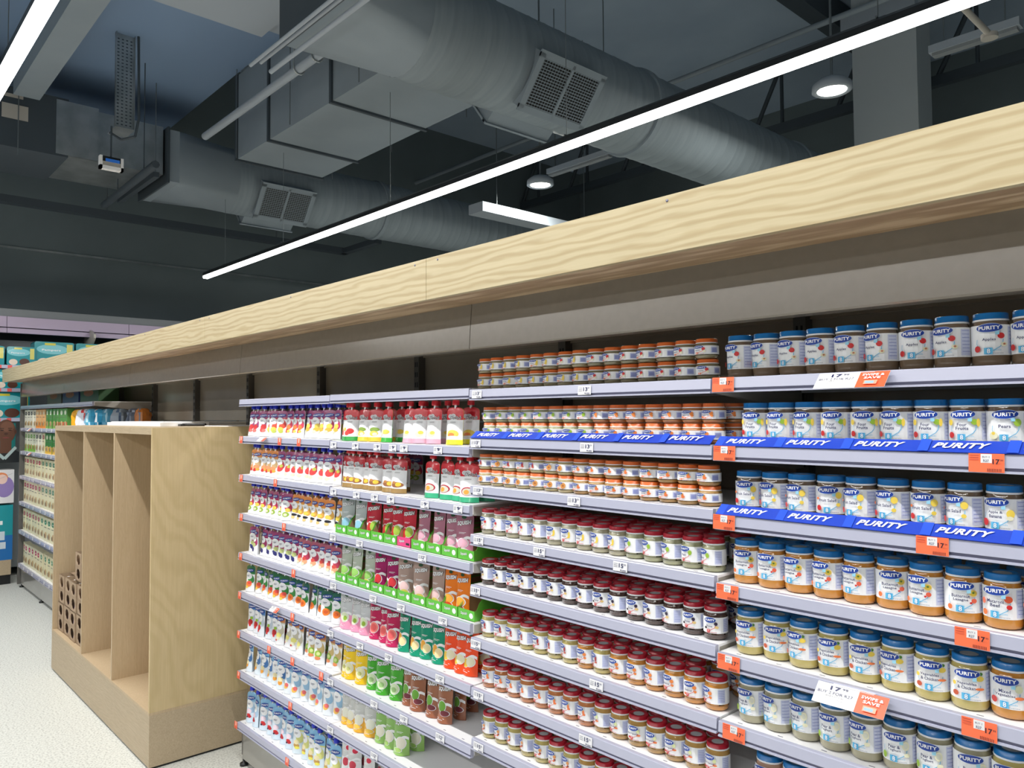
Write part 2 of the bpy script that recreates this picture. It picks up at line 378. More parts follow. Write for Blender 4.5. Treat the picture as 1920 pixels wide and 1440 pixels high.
def make_shelf(x0,x1,z,label,tags=(),strip=False,depth=0.43,promo=None,group=None,rail=True):
    sh=empty('shelf',(x0,0,z),label=label,cat='shelf',group=group)
    L=x1-x0
    mb=MB().box(0.002,L-0.002,0.012,depth,-0.006,0)
    mb.box(0.002,L-0.002,0.012,0.016,-0.030,-0.006).box(0.002,L-0.002,depth-0.004,depth,-0.03,-0.006)
    for k in range(int(L/0.1)):
        mb.box(0.04+k*0.1,0.052+k*0.1,0.020,0.023,0.0,0.0002,m=1)
    mb.build('shelf_board',[M['shelf'],M['groove']],sh)
    rail_=MB().prism(RAILP,0.0025,L-0.0025,segm=RSEG).build('price_rail',[M['rail'],M['groove']],sh)
    for xx in (0.004,L-0.0065):
        MB().prism([(0.014,-0.034),(0.014,-0.006),(depth+0.0,-0.006),(depth+0.0,-0.075),(depth-0.05,-0.075)],xx,xx+0.0025).build('bracket',M['bracket'],sh)
    for kind,px in tags:
        xx=at(px,0,1,0).x if False else px
        o=bpy.data.objects.new('price_tag',TAGS[kind]); COL.objects.link(o); o.parent=rail_
        o.location=(xx-x0,-0.0045,-0.0165); o.rotation_euler=(R(-4),0,0)
        if kind in('17','so'): o['label']='orange price tag'
    if strip:
        mb=MB(); c,s=math.cos(R(38)),math.sin(R(38)); A=strip_art(L-0.012)
        fn=lambda u,v,d:(u+0.006-(0.012 if False else 0), -0.004+v*c-d*s, 0.0012+v*s+d*c)
        A.onto(mb,fn,step=0.0003)
        ps=[fn(u,v,-0.001) for u,v in ((0,0),(L-0.012,0),(L-0.012,0.034),(0,0.034))]; mb.add(ps,[(3,2,1,0)],lin(30,66,186))
        o=mb.build('shelf_strip',M['print'],sh); o['label']='blue sloping strip with white lettering'
    if promo is not None:
        for p in promo: add_promo(rail_,p[0]-x0,p[1])
    return sh
def PX(px,py,y=0.0): return at(px,py,1,y).x
ZA=[None,1.815,1.631,1.440,1.247,1.054,0.862,0.669,0.472,0.222]
ZB=[None,1.817,1.626,1.435,1.249,1.054,0.858,0.663,0.472,0.280]
ZC=[None,1.812,1.654,1.502,1.344,1.182,1.014,0.855,0.695,0.530,0.360,0.20]
ZD=[None,1.813,1.652,1.491,1.330,1.168,1.010,0.850,0.690,0.530,0.360,0.20]
ZE=[None,1.855,1.631,1.395,1.145,0.880,0.590,0.250]
XA,XB,XC,XD=-3*BW,-2*BW,-BW,0.0
def tl(kind,*pp): return [(kind,PX(x,y)) for x,y in pp]
hgt=lambda k,n:'top' if k==1 else ('lowest' if k==n else ORD[k-1]+' from top')
hs=lambda k:'top shelf' if k==1 else ORD[k-1]+' shelf from top'
hS=lambda k,n:'Top shelf' if k==1 else ('Lowest shelf' if k==n else ORD[k-1].capitalize()+' shelf from top')
at_tags={2:tl('so',(454,825),(526,828),(562,832)),3:tl('so',(454,897),(518,905)),4:tl('so',(454,970),(534,990)),5:tl('so',(453,1042),(552,1075)),6:tl('so',(451,1116),(550,1155)),
   7:tl('so',(449,1190),(506,1220),(550,1243),(604,1270)),8:tl('so',(449,1265),(546,1325)),9:tl('so',(444,1362),(540,1430))}
for k in range(1,10):
    make_shelf(XA,XB,ZA[k],('%s, white, holding blue-capped pouches beside plywood unit'%hS(k,9)) if k>1 else 'Empty top shelf above the blue-capped pouches beside the plywood unit',at_tags.get(k,()),
       promo=[(PX(497,829),0.45)] if k==2 else ([(PX(521,1070),0.45)] if k==6 else None))
bt={2:[627,668,709,738,759,823],3:[627,670,704,734,798,860],4:[626,676,793],5:[627,701,753,831],6:[622,677,730,825],7:[622,703,758,825],8:[622,703,830]}
for k in range(1,10):
    pr='9' if k<4 else '12'
    make_shelf(XB,XC,ZB[k],('%s, white, in the bay of red, green and yellow pouches'%hS(k,9)) if k>1 else 'Empty top shelf above the red-capped pouches',[(pr,PX(x,840)) for x in bt.get(k,[])])
ct={1:[('13',896,740),('13',1098,732)],2:[('13',894,833),('13',1102,840)],3:[('13',898,925),('13',1078,945)],4:[('15',899,1015),('15',1013,1040),('15',1165,1068)],
    5:[('15',893,1112)],6:[('15',894,1208),('15',1120,1284)],7:[('15',899,1303),('15',1100,1390)],8:[('15',899,1405),('15',1080,1470)]}
for k in range(1,10):
    make_shelf(XC,XD,ZC[k],'%s, white, in the bay of small jars'%hS(k,11),[(a,PX(b,c)) for a,b,c in ct.get(k,())],strip=(k==2))
dt={1:[1361],2:[1361,1852],3:[1358,1746],4:[1362,1815],5:[1362,1823],6:[1369]}
for k in range(1,9):
    make_shelf(XD,BW,ZD[k],'%s, white, in the right-hand bay of tall jars'%hS(k,11),[('17',PX(a,900)) for a in dt.get(k,())],strip=(k in(2,3)),
      promo=[(PX(1605,712),0.85)] if k==1 else ([(PX(1603,1300),0.85)] if k==5 else None))
for k in range(1,8):
    for j,i in enumerate((-9,-8,-7)):
        tg=[] 
        if k>1: tg=[('12',i*BW+0.1+q*0.2) for q in range(4)]
        make_shelf(i*BW,(i+1)*BW,ZE[k],'%s in the %s bay of far boxed cereals'%(hS(k,7),['leftmost','middle','right'][j]),tg,
           promo=[(i*BW+0.55,0.7)] if (k in(2,3) and i==-9) else None)
# ---------------------------------------------------------------- jars
def jar(name, Rj, Hj, food, lidc, art, Rl=None, lh=0.011, neck=0.012):
    root=empty(name,(0,0,-50))
    Rn=Rj*0.86; zt=Hj-lh
    prof=[(0,0.001),(Rj*0.80,0.001),(Rj*0.93,0.003),(Rj*0.99,0.008),(Rj,0.014),(Rj,Hj*0.14+0.002),(Rj,zt-neck-0.010),(Rj*0.985,zt-neck-0.004),(Rj*0.93,zt-neck+0.002),(Rn,zt-0.003),(Rn,zt)]
    MB().lathe(prof,20,col=food).build('glass_jar',M['food'],root)
    Rl=Rl or Rj*0.90; g0=lin(205,205,208); grey=lin(172,174,178); dk=tuple(c*0.72 for c in lidc)
    lp=[(Rl*0.96,zt-0.0035),(Rl*1.03,zt-0.0035),(Rl*1.03,zt-0.0005),(Rl,zt),(Rl,Hj-0.0015),(Rl*0.95,Hj),(Rl*0.80,Hj),(Rl*0.78,Hj-0.0008),(Rl*0.56,Hj-0.0008),(Rl*0.54,Hj-0.0012)]
    MB().lathe(lp,20,cols=[W,W,W,lidc,lidc,lidc,lidc,lidc,dk]).lathe([(Rl*0.56,Hj-0.0010),(0,Hj-0.0010)],20,col=grey,smooth=False).build('lid',M['lid'],root)
    mb=MB(); rr=Rj+0.0004
    art.onto(mb,lambda u,v,d:((rr+d)*math.sin(u/Rj),-(rr+d)*math.cos(u/Rj),v))
    mb.build('label',M['print'],root)
    return root
def base_label(Rj,z0,z1):
    a=Art(); hc=math.pi*Rj*0.98
    a.rect(-hc,hc,z0,z1,W,24)
    # small-print panel on the side, barcode further round
    u0=Rj*0.98; a.rect(u0,u0+Rj*0.62,z0+0.003,z1-0.003,lin(206,211,235),3)
    for j in range(7):
        z=z1-0.006-j*(z1-z0-0.010)/7; a.rect(u0+0.002,u0+Rj*0.56,z-0.0007,z+0.0003,lin(130,140,200),3)
    return a
def big_art(name, fruits):
    z0,z1=0.020,0.077; a=base_label(0.033,z0,z1)
    # orbit line, fruit, stage number
    a.line([(0.003,z0+0.007),(0.010,z0+0.012),(0.016,z0+0.016),(0.020,z0+0.022),(0.021,z0+0.030)],0.0012,SKY)
    a.line([(-0.020,z0+0.030),(-0.021,z0+0.022),(-0.018,z0+0.015)],0.0008,SKY)
    a.rect(-0.009,0.004,z0+0.002,z0+0.014,SKY,2); a.rect(-0.0055,0.0015,z0+0.002,z0+0.014,lin(64,160,214),1)
    a.text('8',-0.002,z0+0.008,0.0052,0.0088,W,0.02)
    a.text('no preservatives',0.012,z0+0.0035,0.016,0.0022,DN,0)
    a.text('months',0.011,z0+0.010,0.011,0.003,SKY,0)
    for (u,v,ra,rb,c) in fruits: a.ell(u,z0+v,ra,rb,c,8)
    lines=name.split('|')
    for i,t in enumerate(lines):
        a.text(t,-0.001,z0+0.029-i*0.0072+(0.003 if len(lines)==2 else 0),0.0024*len(t)+0.005,0.0062,DN,0.02)
    a.rect(0.008,0.014,z1-0.019,z1-0.011,lin(150,206,230),1)
    a.ell(0.000,z1-0.006,0.0195,0.0085,lin(200,214,240),14,0.04); a.ell(0.000,z1-0.006,0.0188,0.0078,NAVY,14,0.04)
    a.text('PURITY',0,z1-0.006,0.031,0.0068,W,0.03,0,0.04)
    return a
def small_art(name, fruits, z0,z1, num='7', Rj=0.0295, numc=RED):
    a=base_label(Rj,z0,z1); h=z1-z0
    a.line([(-0.006,z0+0.10*h),(0.002,z0+0.28*h),(0.008,z0+0.35*h),(0.012,z0+0.6*h)],0.001,numc)
    a.rect(-0.010,-0.003,z0+0.03*h,z0+0.25*h,numc,1); a.text(num,-0.0065,z0+0.14*h,0.0030,0.17*h,W,0.02)
    a.rect(-0.001,0.013,z0+0.05*h,z0+0.09*h,lin(200,140,140),1)
    for (u,v,ra,rb,c) in fruits: a.ell(u,z0+v*h,ra,rb,c,7)
    a.text(name,-0.003,z0+0.46*h,0.0014*len(name)+0.005,0.15*h,DN,0.02)
    a.ell(-0.002,z1-0.16*h,0.0135,0.18*h,lin(200,214,240),10,0.04); a.ell(-0.002,z1-0.16*h,0.0130,0.165*h,NAVY,10,0.04)
    a.text('PURITY',-0.002,z1-0.16*h,0.021,0.13*h,W,0.03,0,0.04)
    return a
LB=lin(20,112,180); LR=lin(180,24,46); LO=lin(214,104,44)
BR=lin(118,98,78); OR=lin(200,136,58); YG=lin(188,172,104); BE=lin(166,160,132); TN=lin(172,134,104)
ap=lin(204,44,46); gr=lin(150,186,60); ye=lin(236,206,84); og=lin(226,120,66); cr=lin(232,228,196)
BIG={
 'Apples':(BR,[(0.017,0.036,0.0055,0.0055,ap),(-0.019,0.012,0.005,0.006,ap),(0.021,0.020,0.005,0.004,cr),(0.0215,0.0205,0.0022,0.0018,lin(190,120,90))]),
 'Four|Fruits':(BR,[(0.018,0.037,0.0055,0.0055,gr),(0.024,0.036,0.003,0.008,ye),(-0.019,0.012,0.005,0.006,ap),(-0.020,0.036,0.004,0.006,ye)]),
 'Pears':(BR,[(0.018,0.036,0.006,0.007,gr),(-0.018,0.012,0.007,0.007,cr),(-0.018,0.016,0.003,0.003,ye)]),
 'Fruit Salad':(BR,[(0.020,0.040,0.006,0.007,ye),(0.019,0.020,0.004,0.004,ye),(-0.018,0.012,0.005,0.006,ap),(-0.020,0.032,0.003,0.003,og)]),
 'Apple &|Banana':(BR,[(-0.019,0.013,0.006,0.007,ap),(0.021,0.030,0.006,0.008,ye),(0.020,0.022,0.005,0.004,cr)]),
 'Butternut|Lasagne':(OR,[(0.018,0.038,0.0068,0.0068,lin(226,200,150)),(0.018,0.038,0.0055,0.0055,lin(196,170,60)),(0.018,0.039,0.002,0.002,lin(80,110,40)),(0.019,0.024,0.0042,0.0045,lin(222,96,70)),(-0.018,0.010,0.004,0.005,og),(0.014,0.020,0.002,0.002,ap)]),
 'Macaroni|Beef':(OR,[(0.018,0.037,0.0062,0.0062,lin(190,78,46)),(0.019,0.023,0.0042,0.0042,ap),(-0.020,0.030,0.0035,0.006,lin(230,120,96)),(-0.018,0.010,0.0045,0.0055,og)]),
 'Vegetables|& Chicken':(YG,[(0.019,0.043,0.007,0.005,ye),(0.021,0.052,0.003,0.003,lin(70,130,50)),(0.019,0.024,0.007,0.0025,og),(-0.018,0.012,0.005,0.005,lin(196,88,58)),(-0.020,0.030,0.003,0.004,ye)]),
 'Mixed|Vegetables':(OR,[(0.019,0.038,0.006,0.007,lin(214,216,180)),(0.020,0.022,0.007,0.003,og),(-0.018,0.014,0.0055,0.006,lin(190,60,58))]),
 'Pear &|Yoghurt':(BE,[(0.018,0.036,0.006,0.009,cr),(0.018,0.036,0.004,0.006,lin(216,216,200)),(0.020,0.018,0.005,0.004,cr),(-0.018,0.012,0.004,0.007,gr)]),
 'Yoghurt':(lin(176,140,118),[(0.018,0.036,0.006,0.006,ap),(-0.018,0.012,0.005,0.006,lin(150,60,90))]),
}
DESC={'Apples':'brown apple','Four|Fruits':'brown four-fruit','Pears':'brown pear','Fruit Salad':'brown fruit salad','Apple &|Banana':'brown apple and banana',
 'Butternut|Lasagne':'orange butternut lasagne','Macaroni|Beef':'orange macaroni beef','Vegetables|& Chicken':'yellow-green vegetables and chicken','Mixed|Vegetables':'orange mixed vegetable',
 'Pear &|Yoghurt':'pale pear yoghurt','Yoghurt':'pinkish yoghurt'}
PB={}
def bigjar(n):
    if n not in PB: PB[n]=jar('tall_food_jar',0.0325,0.1005,BIG[n][0],LB,big_art(n,BIG[n][1]),lh=0.012)
    return PB[n]
SM={ # red-lid
 'Apples':(BE,[(0.011,0.62,0.004,0.004,ap),(0.013,0.35,0.003,0.003,cr)]),
 'Banana':(BE,[(0.012,0.55,0.003,0.009,ye),(0.009,0.35,0.003,0.002,ye)]),
 'Pears':(lin(156,156,120),[(0.012,0.62,0.0045,0.006,gr)]),
 'Prunes':(lin(74,54,46),[(0.011,0.62,0.004,0.0042,lin(44,34,60)),(0.013,0.40,0.0042,0.003,lin(220,190,120)),(-0.012,0.34,0.003,0.003,lin(50,40,50))]),
 'Sweet Potato':(YG,[(0.010,0.64,0.003,0.008,lin(160,40,50)),(0.012,0.38,0.003,0.0025,lin(190,80,60))]),
 'Butternut':(OR,[(0.011,0.66,0.0048,0.0045,lin(226,130,60)),(0.013,0.40,0.0032,0.0032,lin(226,130,60)),(-0.012,0.20,0.003,0.003,og)]),
 'Carrots':(lin(190,120,70),[(0.011,0.60,0.003,0.007,og),(0.013,0.45,0.004,0.003,og),(0.010,0.8,0.002,0.002,gr)]),
 'Mixed Vegetables':(lin(180,140,76),[(0.011,0.66,0.004,0.005,lin(206,214,160)),(0.012,0.40,0.005,0.0025,og),(-0.012,0.2,0.003,0.003,ap)]),
 'Chicken':(YG,[(0.011,0.62,0.0042,0.0045,lin(210,140,80)),(0.012,0.40,0.003,0.003,lin(140,60,50)),(0.009,0.3,0.003,0.002,og)]),
}
SF={'Apples':'beige apple','Banana':'beige banana','Pears':'green-grey pear','Prunes':'dark prune','Sweet Potato':'yellow-green sweet potato','Butternut':'orange butternut','Carrots':'orange carrot','Mixed Vegetables':'ochre mixed vegetable','Chicken':'yellow-green chicken'}
PS={}
def redjar(n):
    if n not in PS: PS[n]=jar('small_food_jar',0.0292,0.079,SM[n][0],LR,small_art(n,SM[n][1],0.017,0.055),lh=0.010,neck=0.009)
    return PS[n]
OM={'Apples':(lin(120,112,84),SM['Apples'][1]),'Banana':(lin(140,128,96),SM['Banana'][1]),'Pears':(lin(150,150,110),SM['Pears'][1]),'Butternut':(lin(170,112,64),SM['Butternut'][1]),
 'Peach':(lin(172,156,112),[(0.012,0.5,0.0075,0.0085,lin(214,150,80)),(0.012,0.5,0.003,0.003,lin(176,96,50))]),'Carrot':(lin(160,122,66),SM['Carrots'][1]),'Sweet Potato':(lin(176,164,120),SM['Sweet Potato'][1])}
PO={}
def orjar(n):
    if n not in PO: PO[n]=jar('flat_food_jar',0.0292,0.0495,OM[n][0],LO,small_art(n,OM[n][1],0.011,0.032,'6',0.0292,lin(238,120,70)),lh=0.009,neck=0.004)
    return PO[n]
def rj(a): return random.uniform(-a,a)
# tall blue-lidded jars, right-hand bay
DROW={1:['Apples']*13,2:['Four|Fruits']*8+['Pears']*5,3:['Fruit Salad']*8+['Apple &|Banana']*5,4:['Butternut|Lasagne']*8+['Macaroni|Beef']*5,
 5:['Vegetables|& Chicken']*8+['Mixed|Vegetables']*5,6:['Pear &|Yoghurt']*8+['Vegetables|& Chicken']*5,7:['Yoghurt']*13}
DX0={1:0.042,2:0.080,3:0.056,4:0.050,5:0.056,6:0.056,7:0.10}
for k,row in DROW.items():
    st=0.0662 if k not in(2,7) else 0.0640
    for i,n in enumerate(row):
        X=XD+DX0[k]+i*st
        if X>BW-0.036: break
        z=ZD[k]+0.0005
        dup(bigjar(n),(X,0.060+rj(0.004)+(0.004 if k<4 else 0),z),R(-4+rj(17)),label='Front %s jar, blue lid, %s from left, %s'%(DESC[n],ORD[i],hs(k)),cat='jar',group='tall blue-lidded jars')
        if k in(4,5,6,7) or (k==2):
            dup(bigjar(n),(X+0.012+rj(0.004),0.132+rj(0.003),z),R(rj(30)),label='Blue-lidded jar behind the %s front tall jar, %s'%(ORD[i],hs(k)),cat='jar',group='tall blue-lidded jars')
# orange-lidded jars in two layers
OROW={1:[['Banana']*6+['Apples']*1+['Banana']*1+['Apples']*7,['Banana']*8+['Apples']*7],
      2:[['Pears']*8+['Butternut']*7,['Pears']*8+['Butternut']*7],
      3:[['Sweet Potato','Peach','Sweet Potato','Sweet Potato','Sweet Potato','Peach','Peach']+['Carrot']*8,['Peach']*7+['Carrot']*8]}
for k,(top,bot) in OROW.items():
    for lay,row in enumerate((bot,top)):
        for i,n in enumerate(row):
            if i>14: break
            X=XC+0.036+i*0.0598+(0.008 if k==2 else 0)
            dup(orjar(n),(X,0.046+rj(0.003)+(0.012 if k==2 else 0),ZC[k]+0.0005+lay*0.0500),R(-6+rj(17)),
              label='Orange-lidded %s jar, %s from left, %s layer, %s'%(n.lower(),ORD[i],['lower','upper'][lay],hs(k)),cat='jar',group='small orange-lidded jars')
    if k==2:
        for lay in (0,1):
            dup(orjar('Butternut'),(XC+0.036+14*0.0598+0.022,0.125,ZC[k]+0.0005+lay*0.05),R(10),label='Shaded orange-lidded jar behind the front row near the tall jars, %s layer'%['lower','upper'][lay],cat='jar',group='small orange-lidded jars')
# red-lidded jars
RROW={4:['Apples']*5+['Banana']*5+['Pears']*5,5:['Prunes']*15,6:['Sweet Potato']*7+['Butternut','Sweet Potato']+['Butternut']*6,7:['Carrots']*8+['Mixed Vegetables']*7,
      8:['Chicken']*7+['Mixed Vegetables']*8}
NR={4:3,5:4,6:3,7:2,8:3}
red=0
for k,row in RROW.items():
    for rr_ in range(NR[k]):
        for i,n in enumerate(row):
            X=XC+0.034+i*0.0602+ (0.020 if rr_%2 else 0.0)
            if X>XD-0.031: continue
            Y=0.056+rr_*0.0605
            if rr_ and k in(6,7,8) and random.random()<0.06: continue
            if red>=296: continue
            red+=1
            if rr_==0: lab='Front red-lidded %s jar, %s from left, %s'%(SF[n],ORD[i],hs(k))
            else: lab='Red-lidded jar, %s from left, %s row back, %s'%(ORD[i],ORD[rr_],hs(k))
            dup(redjar(n),(X+rj(0.0005),Y+rj(0.0004),ZC[k]+0.0005),R(-8+rj(20)),label=lab,cat='jar',group='small red-lidded jars')

# ---------------------------------------------------------------- pouches
def pouch(name, w0, hb, rows, art, capc, cap=True, t0=0.017, shoulder=0.86, capr=0.0105, captilt=0.0):
    """rows: [(v0,v1,colour)] bands of the body in fractions of its height"""
    root=empty(name,(0,0,-50))
    def wd(t):
        if t<shoulder: return w0*(1-0.05*math.sin(math.pi*t/shoulder))
        q=(t-shoulder)/(1-shoulder); return w0*(0.36+0.64*math.sqrt(max(0,1-q*q)))
    def th(t): return t0*(1-t)+0.0022
    def S(un,t,d,side=-1): return (un*wd(t), side*(th(t)*(1-un*un)+0.0006+d), t*hb)
    ts=sorted(set([i/10 for i in range(11)]+[0.93,0.97]+[b for r_ in rows for b in r_[:2]]))
    mb=MB(); nu=8
    for side in (-1,1):
        for a,b in zip(ts,ts[1:]):
            col=next((c for (p,q,c) in rows if p-1e-6<=a and b<=q+1e-6), rows[-1][2])
            vs=[S(-1+2*i/nu,a,0,side) for i in range(nu+1)]+[S(-1+2*i/nu,b,0,side) for i in range(nu+1)]
            mb.add(vs,[(i,i+1,i+nu+2,i+nu+1) if side<0 else (i+1,i,i+nu+1,i+nu+2) for i in range(nu)],col,0,True)
    # closing seams and gusset
    for sgn in (-1,1):
        for a,b in zip(ts,ts[1:]):
            p=[S(sgn,a,0,-1),S(sgn,a,0,1),S(sgn,b,0,1),S(sgn,b,0,-1)]; mb.add(p,[(0,1,2,3)],rows[0][2])
    vs=[S(-1+2*i/nu,0,0,-1) for i in range(nu+1)]+[S(-1+2*i/nu,0,0,1) for i in range(nu+1)]
    mb.add(vs,[(i,i+nu+1,i+nu+2,i+1) for i in range(nu)],rows[0][2])
    vs=[S(-1+2*i/nu,1,0,-1) for i in range(nu+1)]+[S(-1+2*i/nu,1,0,1) for i in range(nu+1)]
    mb.add(vs,[(i,i+1,i+nu+2,i+nu+1) for i in range(nu)],rows[-1][2])
    mb.build('pouch_body',M['foil'],root)
    mb=MB(); art.onto(mb,lambda u,v,d:S(max(-0.98,min(0.98,u)),v,d+0.0006),step=0.00025)
    mb.build('printed_front',M['print'],root)
    if cap:
        cp=MB().lathe([(0,hb-0.004),(0.0045,hb-0.004),(0.0045,hb+0.007),(capr*0.9,hb+0.007),(capr,hb+0.009),(capr,hb+0.022),(capr*0.85,hb+0.025),(0,hb+0.025)],12,
                      cols=[W,W,capc,capc,capc,capc,capc])
        cp.build('cap',M['lid'],root)
    return root
CB=lin(26,44,190); CR=lin(206,30,44); CG=lin(30,132,62)
PUR=lin(154,66,112); ORG=lin(222,138,70); YEL=lin(238,196,60); GRN=lin(60,140,66); BLU=lin(70,120,180); DGR=lin(46,104,66); LBL=lin(120,176,216)
BLK=lin(34,30,40)
def purity(top, fruit, low=W, accent=None, hb=0.124, cap=True):
    a=Art(); accent=accent or top
    a.ell(0.35,0.50,0.62,0.17,accent,8,-0.10); a.ell(-0.10,0.60,0.72,0.13,W,8,-0.05)
    for (u,v,ra,rb,c) in fruit: a.ell(u,v,ra,rb,c,7)
    a.rect(-0.55,0.15,0.600,0.612,DN,2); a.rect(-0.55,0.05,0.572,0.582,DN,2)
    a.ell(0.05,0.80,0.80,0.062,NAVY,10,0.02); a.text('PURITY',0.05,0.80,1.25,0.048,W,0.03,0,0.02)
    return pouch('food_pouch',0.034,hb,[(0,0.66,low),(0.66,0.70,accent),(0.70,1,top)],a,CB,cap,capr=0.0125)
def fr(*l): return list(l)
straw=fr((0.25,0.36,0.5,0.10,ap),(0.1,0.25,0.4,0.09,lin(220,60,60)),(0.35,0.22,0.3,0.06,lin(240,120,110)))
mango=fr((0.3,0.40,0.5,0.08,lin(226,80,50)),(0.15,0.28,0.5,0.09,ye),(0.3,0.20,0.35,0.06,lin(190,200,80)))
oran=fr((0.25,0.36,0.5,0.09,lin(236,130,60)),(0.0,0.24,0.45,0.08,ap),(0.4,0.22,0.3,0.05,ye))
banan=fr((0.3,0.42,0.45,0.09,ye),(0.2,0.30,0.55,0.07,lin(226,180,60)),(-0.1,0.22,0.35,0.06,cr))
peach=fr((0.15,0.30,0.6,0.10,lin(236,150,100)),(0.0,0.20,0.4,0.06,ap),(0.5,0.22,0.3,0.05,lin(236,170,60)))
rapple=fr((0.2,0.34,0.6,0.11,lin(226,66,66)),(0.0,0.16,0.42,0.055,cr),(0.5,0.44,0.3,0.06,lin(190,190,80)))
gpear=fr((0.1,0.22,0.55,0.09,gr),(0.4,0.38,0.4,0.07,ye),(0.1,0.21,0.3,0.05,cr))
bbanana=fr((0.1,0.40,0.6,0.06,ye),(0.1,0.26,0.6,0.045,BLK),(0.0,0.17,0.45,0.05,lin(230,200,130)))
blueb=fr((0.1,0.20,0.36,0.065,lin(44,46,110)),(-0.2,0.26,0.28,0.05,lin(50,54,120)),(0.2,0.36,0.5,0.08,lin(190,200,130)),(0.3,0.15,0.2,0.04,lin(44,46,110)))
peachp=fr((0.2,0.26,0.5,0.09,lin(236,170,130)),(0.1,0.36,0.4,0.06,lin(214,80,70)),(0.0,0.18,0.3,0.05,cr))
mangor=fr((0.1,0.28,0.6,0.11,lin(240,130,60)),(0.3,0.34,0.4,0.07,lin(226,80,70)),(-0.1,0.17,0.3,0.05,ye))
apric=fr((0.1,0.30,0.6,0.12,lin(238,130,50)),(0.1,0.30,0.35,0.06,lin(214,92,40)))
cherry=fr((0.0,0.28,0.5,0.10,lin(190,34,40)),(0.2,0.42,0.3,0.05,gr),(0.1,0.17,0.2,0.03,ap))
lemon=fr((0.1,0.30,0.6,0.08,lin(232,226,130)),(0.1,0.20,0.45,0.05,cr),(-0.2,0.14,0.25,0.03,ap))
gapple=fr((0.1,0.30,0.6,0.10,lin(150,190,70)),(0.1,0.18,0.5,0.05,lin(226,140,90)),(0.2,0.31,0.3,0.05,lin(214,226,150)))
custo=fr((0.0,0.20,0.4,0.07,lin(236,160,60)),(0.0,0.30,0.5,0.07,lin(236,224,180)),(0.0,0.42,0.4,0.05,W))
custp=fr((0.0,0.22,0.5,0.08,lin(240,190,90)),(0.2,0.26,0.35,0.06,lin(230,110,110)))
berry=fr((0.0,0.24,0.42,0.05,ap),(0.25,0.20,0.3,0.045,lin(190,40,50)),(0.0,0.37,0.5,0.08,lin(236,214,226)),(-0.2,0.18,0.2,0.03,lin(60,30,60)))
granola=fr((0.0,0.24,0.55,0.06,lin(190,150,80)),(0.0,0.34,0.5,0.07,lin(226,214,170)),(0.2,0.18,0.4,0.04,lin(236,226,90)))
P={}
def pur(k):
    if k in P: return P[k]
    d={'straw':(PUR,straw,W,None),'mango':(PUR,mango,W,lin(214,60,60)),'orange':(PUR,oran,W,lin(214,60,90)),'banana':(PUR,banan,W,lin(196,52,100)),
     'peach':(ORG,peach,W,lin(206,170,120)),'red apple':(PUR,rapple,W,lin(190,60,80)),'pear':(PUR,gpear,W,lin(196,52,90)),'banana and blueberry':(ORG,bbanana,W,lin(226,170,80)),
     'blueberry':(PUR,blueb,W,lin(160,50,100)),'pale peach':(lin(170,90,110),peachp,W,lin(190,60,90)),'red mango':(DGR,mangor,W,GRN),'apricot':(lin(40,96,80),apric,W,GRN),
     'cherry':(BLU,cherry,lin(226,230,236),lin(190,200,210)),'lemon':(lin(190,120,70),lemon,W,lin(196,190,170)),'green apple':(lin(176,112,74),gapple,W,lin(206,180,120)),
     'custard':(LBL,custo,lin(226,236,244),BLU),'peach custard':(lin(110,150,190),custp,lin(232,238,244),lin(150,190,220)),
     'berry yoghurt':(lin(130,180,216),berry,lin(214,230,244),lin(170,200,226)),'granola yoghurt':(LBL,granola,lin(214,228,236),lin(214,214,130))}[k]
    P[k]=purity(*d,hb={'cherry':0.142,'lemon':0.142,'green apple':0.142,'custard':0.145,'peach custard':0.145,'berry yoghurt':0.142,'granola yoghurt':0.142}.get(k,0.126)); return P[k]
AROW={2:['straw']*3+['mango']*3+['orange']*3+['banana']*5,3:['peach']*5+['red apple']*9,4:['pear']*7+['banana and blueberry']*7,5:['blueberry']*8+['pale peach']*6,
 6:['red mango']*6+['apricot']*7,7:['cherry']*5+['lemon']*4+['green apple']*5,8:['custard']*6+['peach custard']*7,9:['berry yoghurt']*7+['granola yoghurt']*6}
for k,row in AROW.items():
    n=len(row); st=(BW-0.075)/(n-1)
    for i,kk in enumerate(row):
        X=XA+0.040+i*st+rj(0.0025)
        dup(pur(kk),(X,0.052+rj(0.010),ZA[k]+0.0008),R(8+rj(20)),R(-4),label='Blue-capped %s pouch, %s from left, %s'%(kk,ORD[i],hs(k)),cat='pouch',group='blue-capped pouches')
        if i%2==0 or k in(2,9):
            dup(pur(kk),(X+0.01,0.115+rj(0.006),ZA[k]+0.0008),R(6+rj(16)),R(-3),label='Blue-capped pouch behind the %s front pouch from left, %s'%(ORD[i],hs(k)),cat='pouch',group='blue-capped pouches')
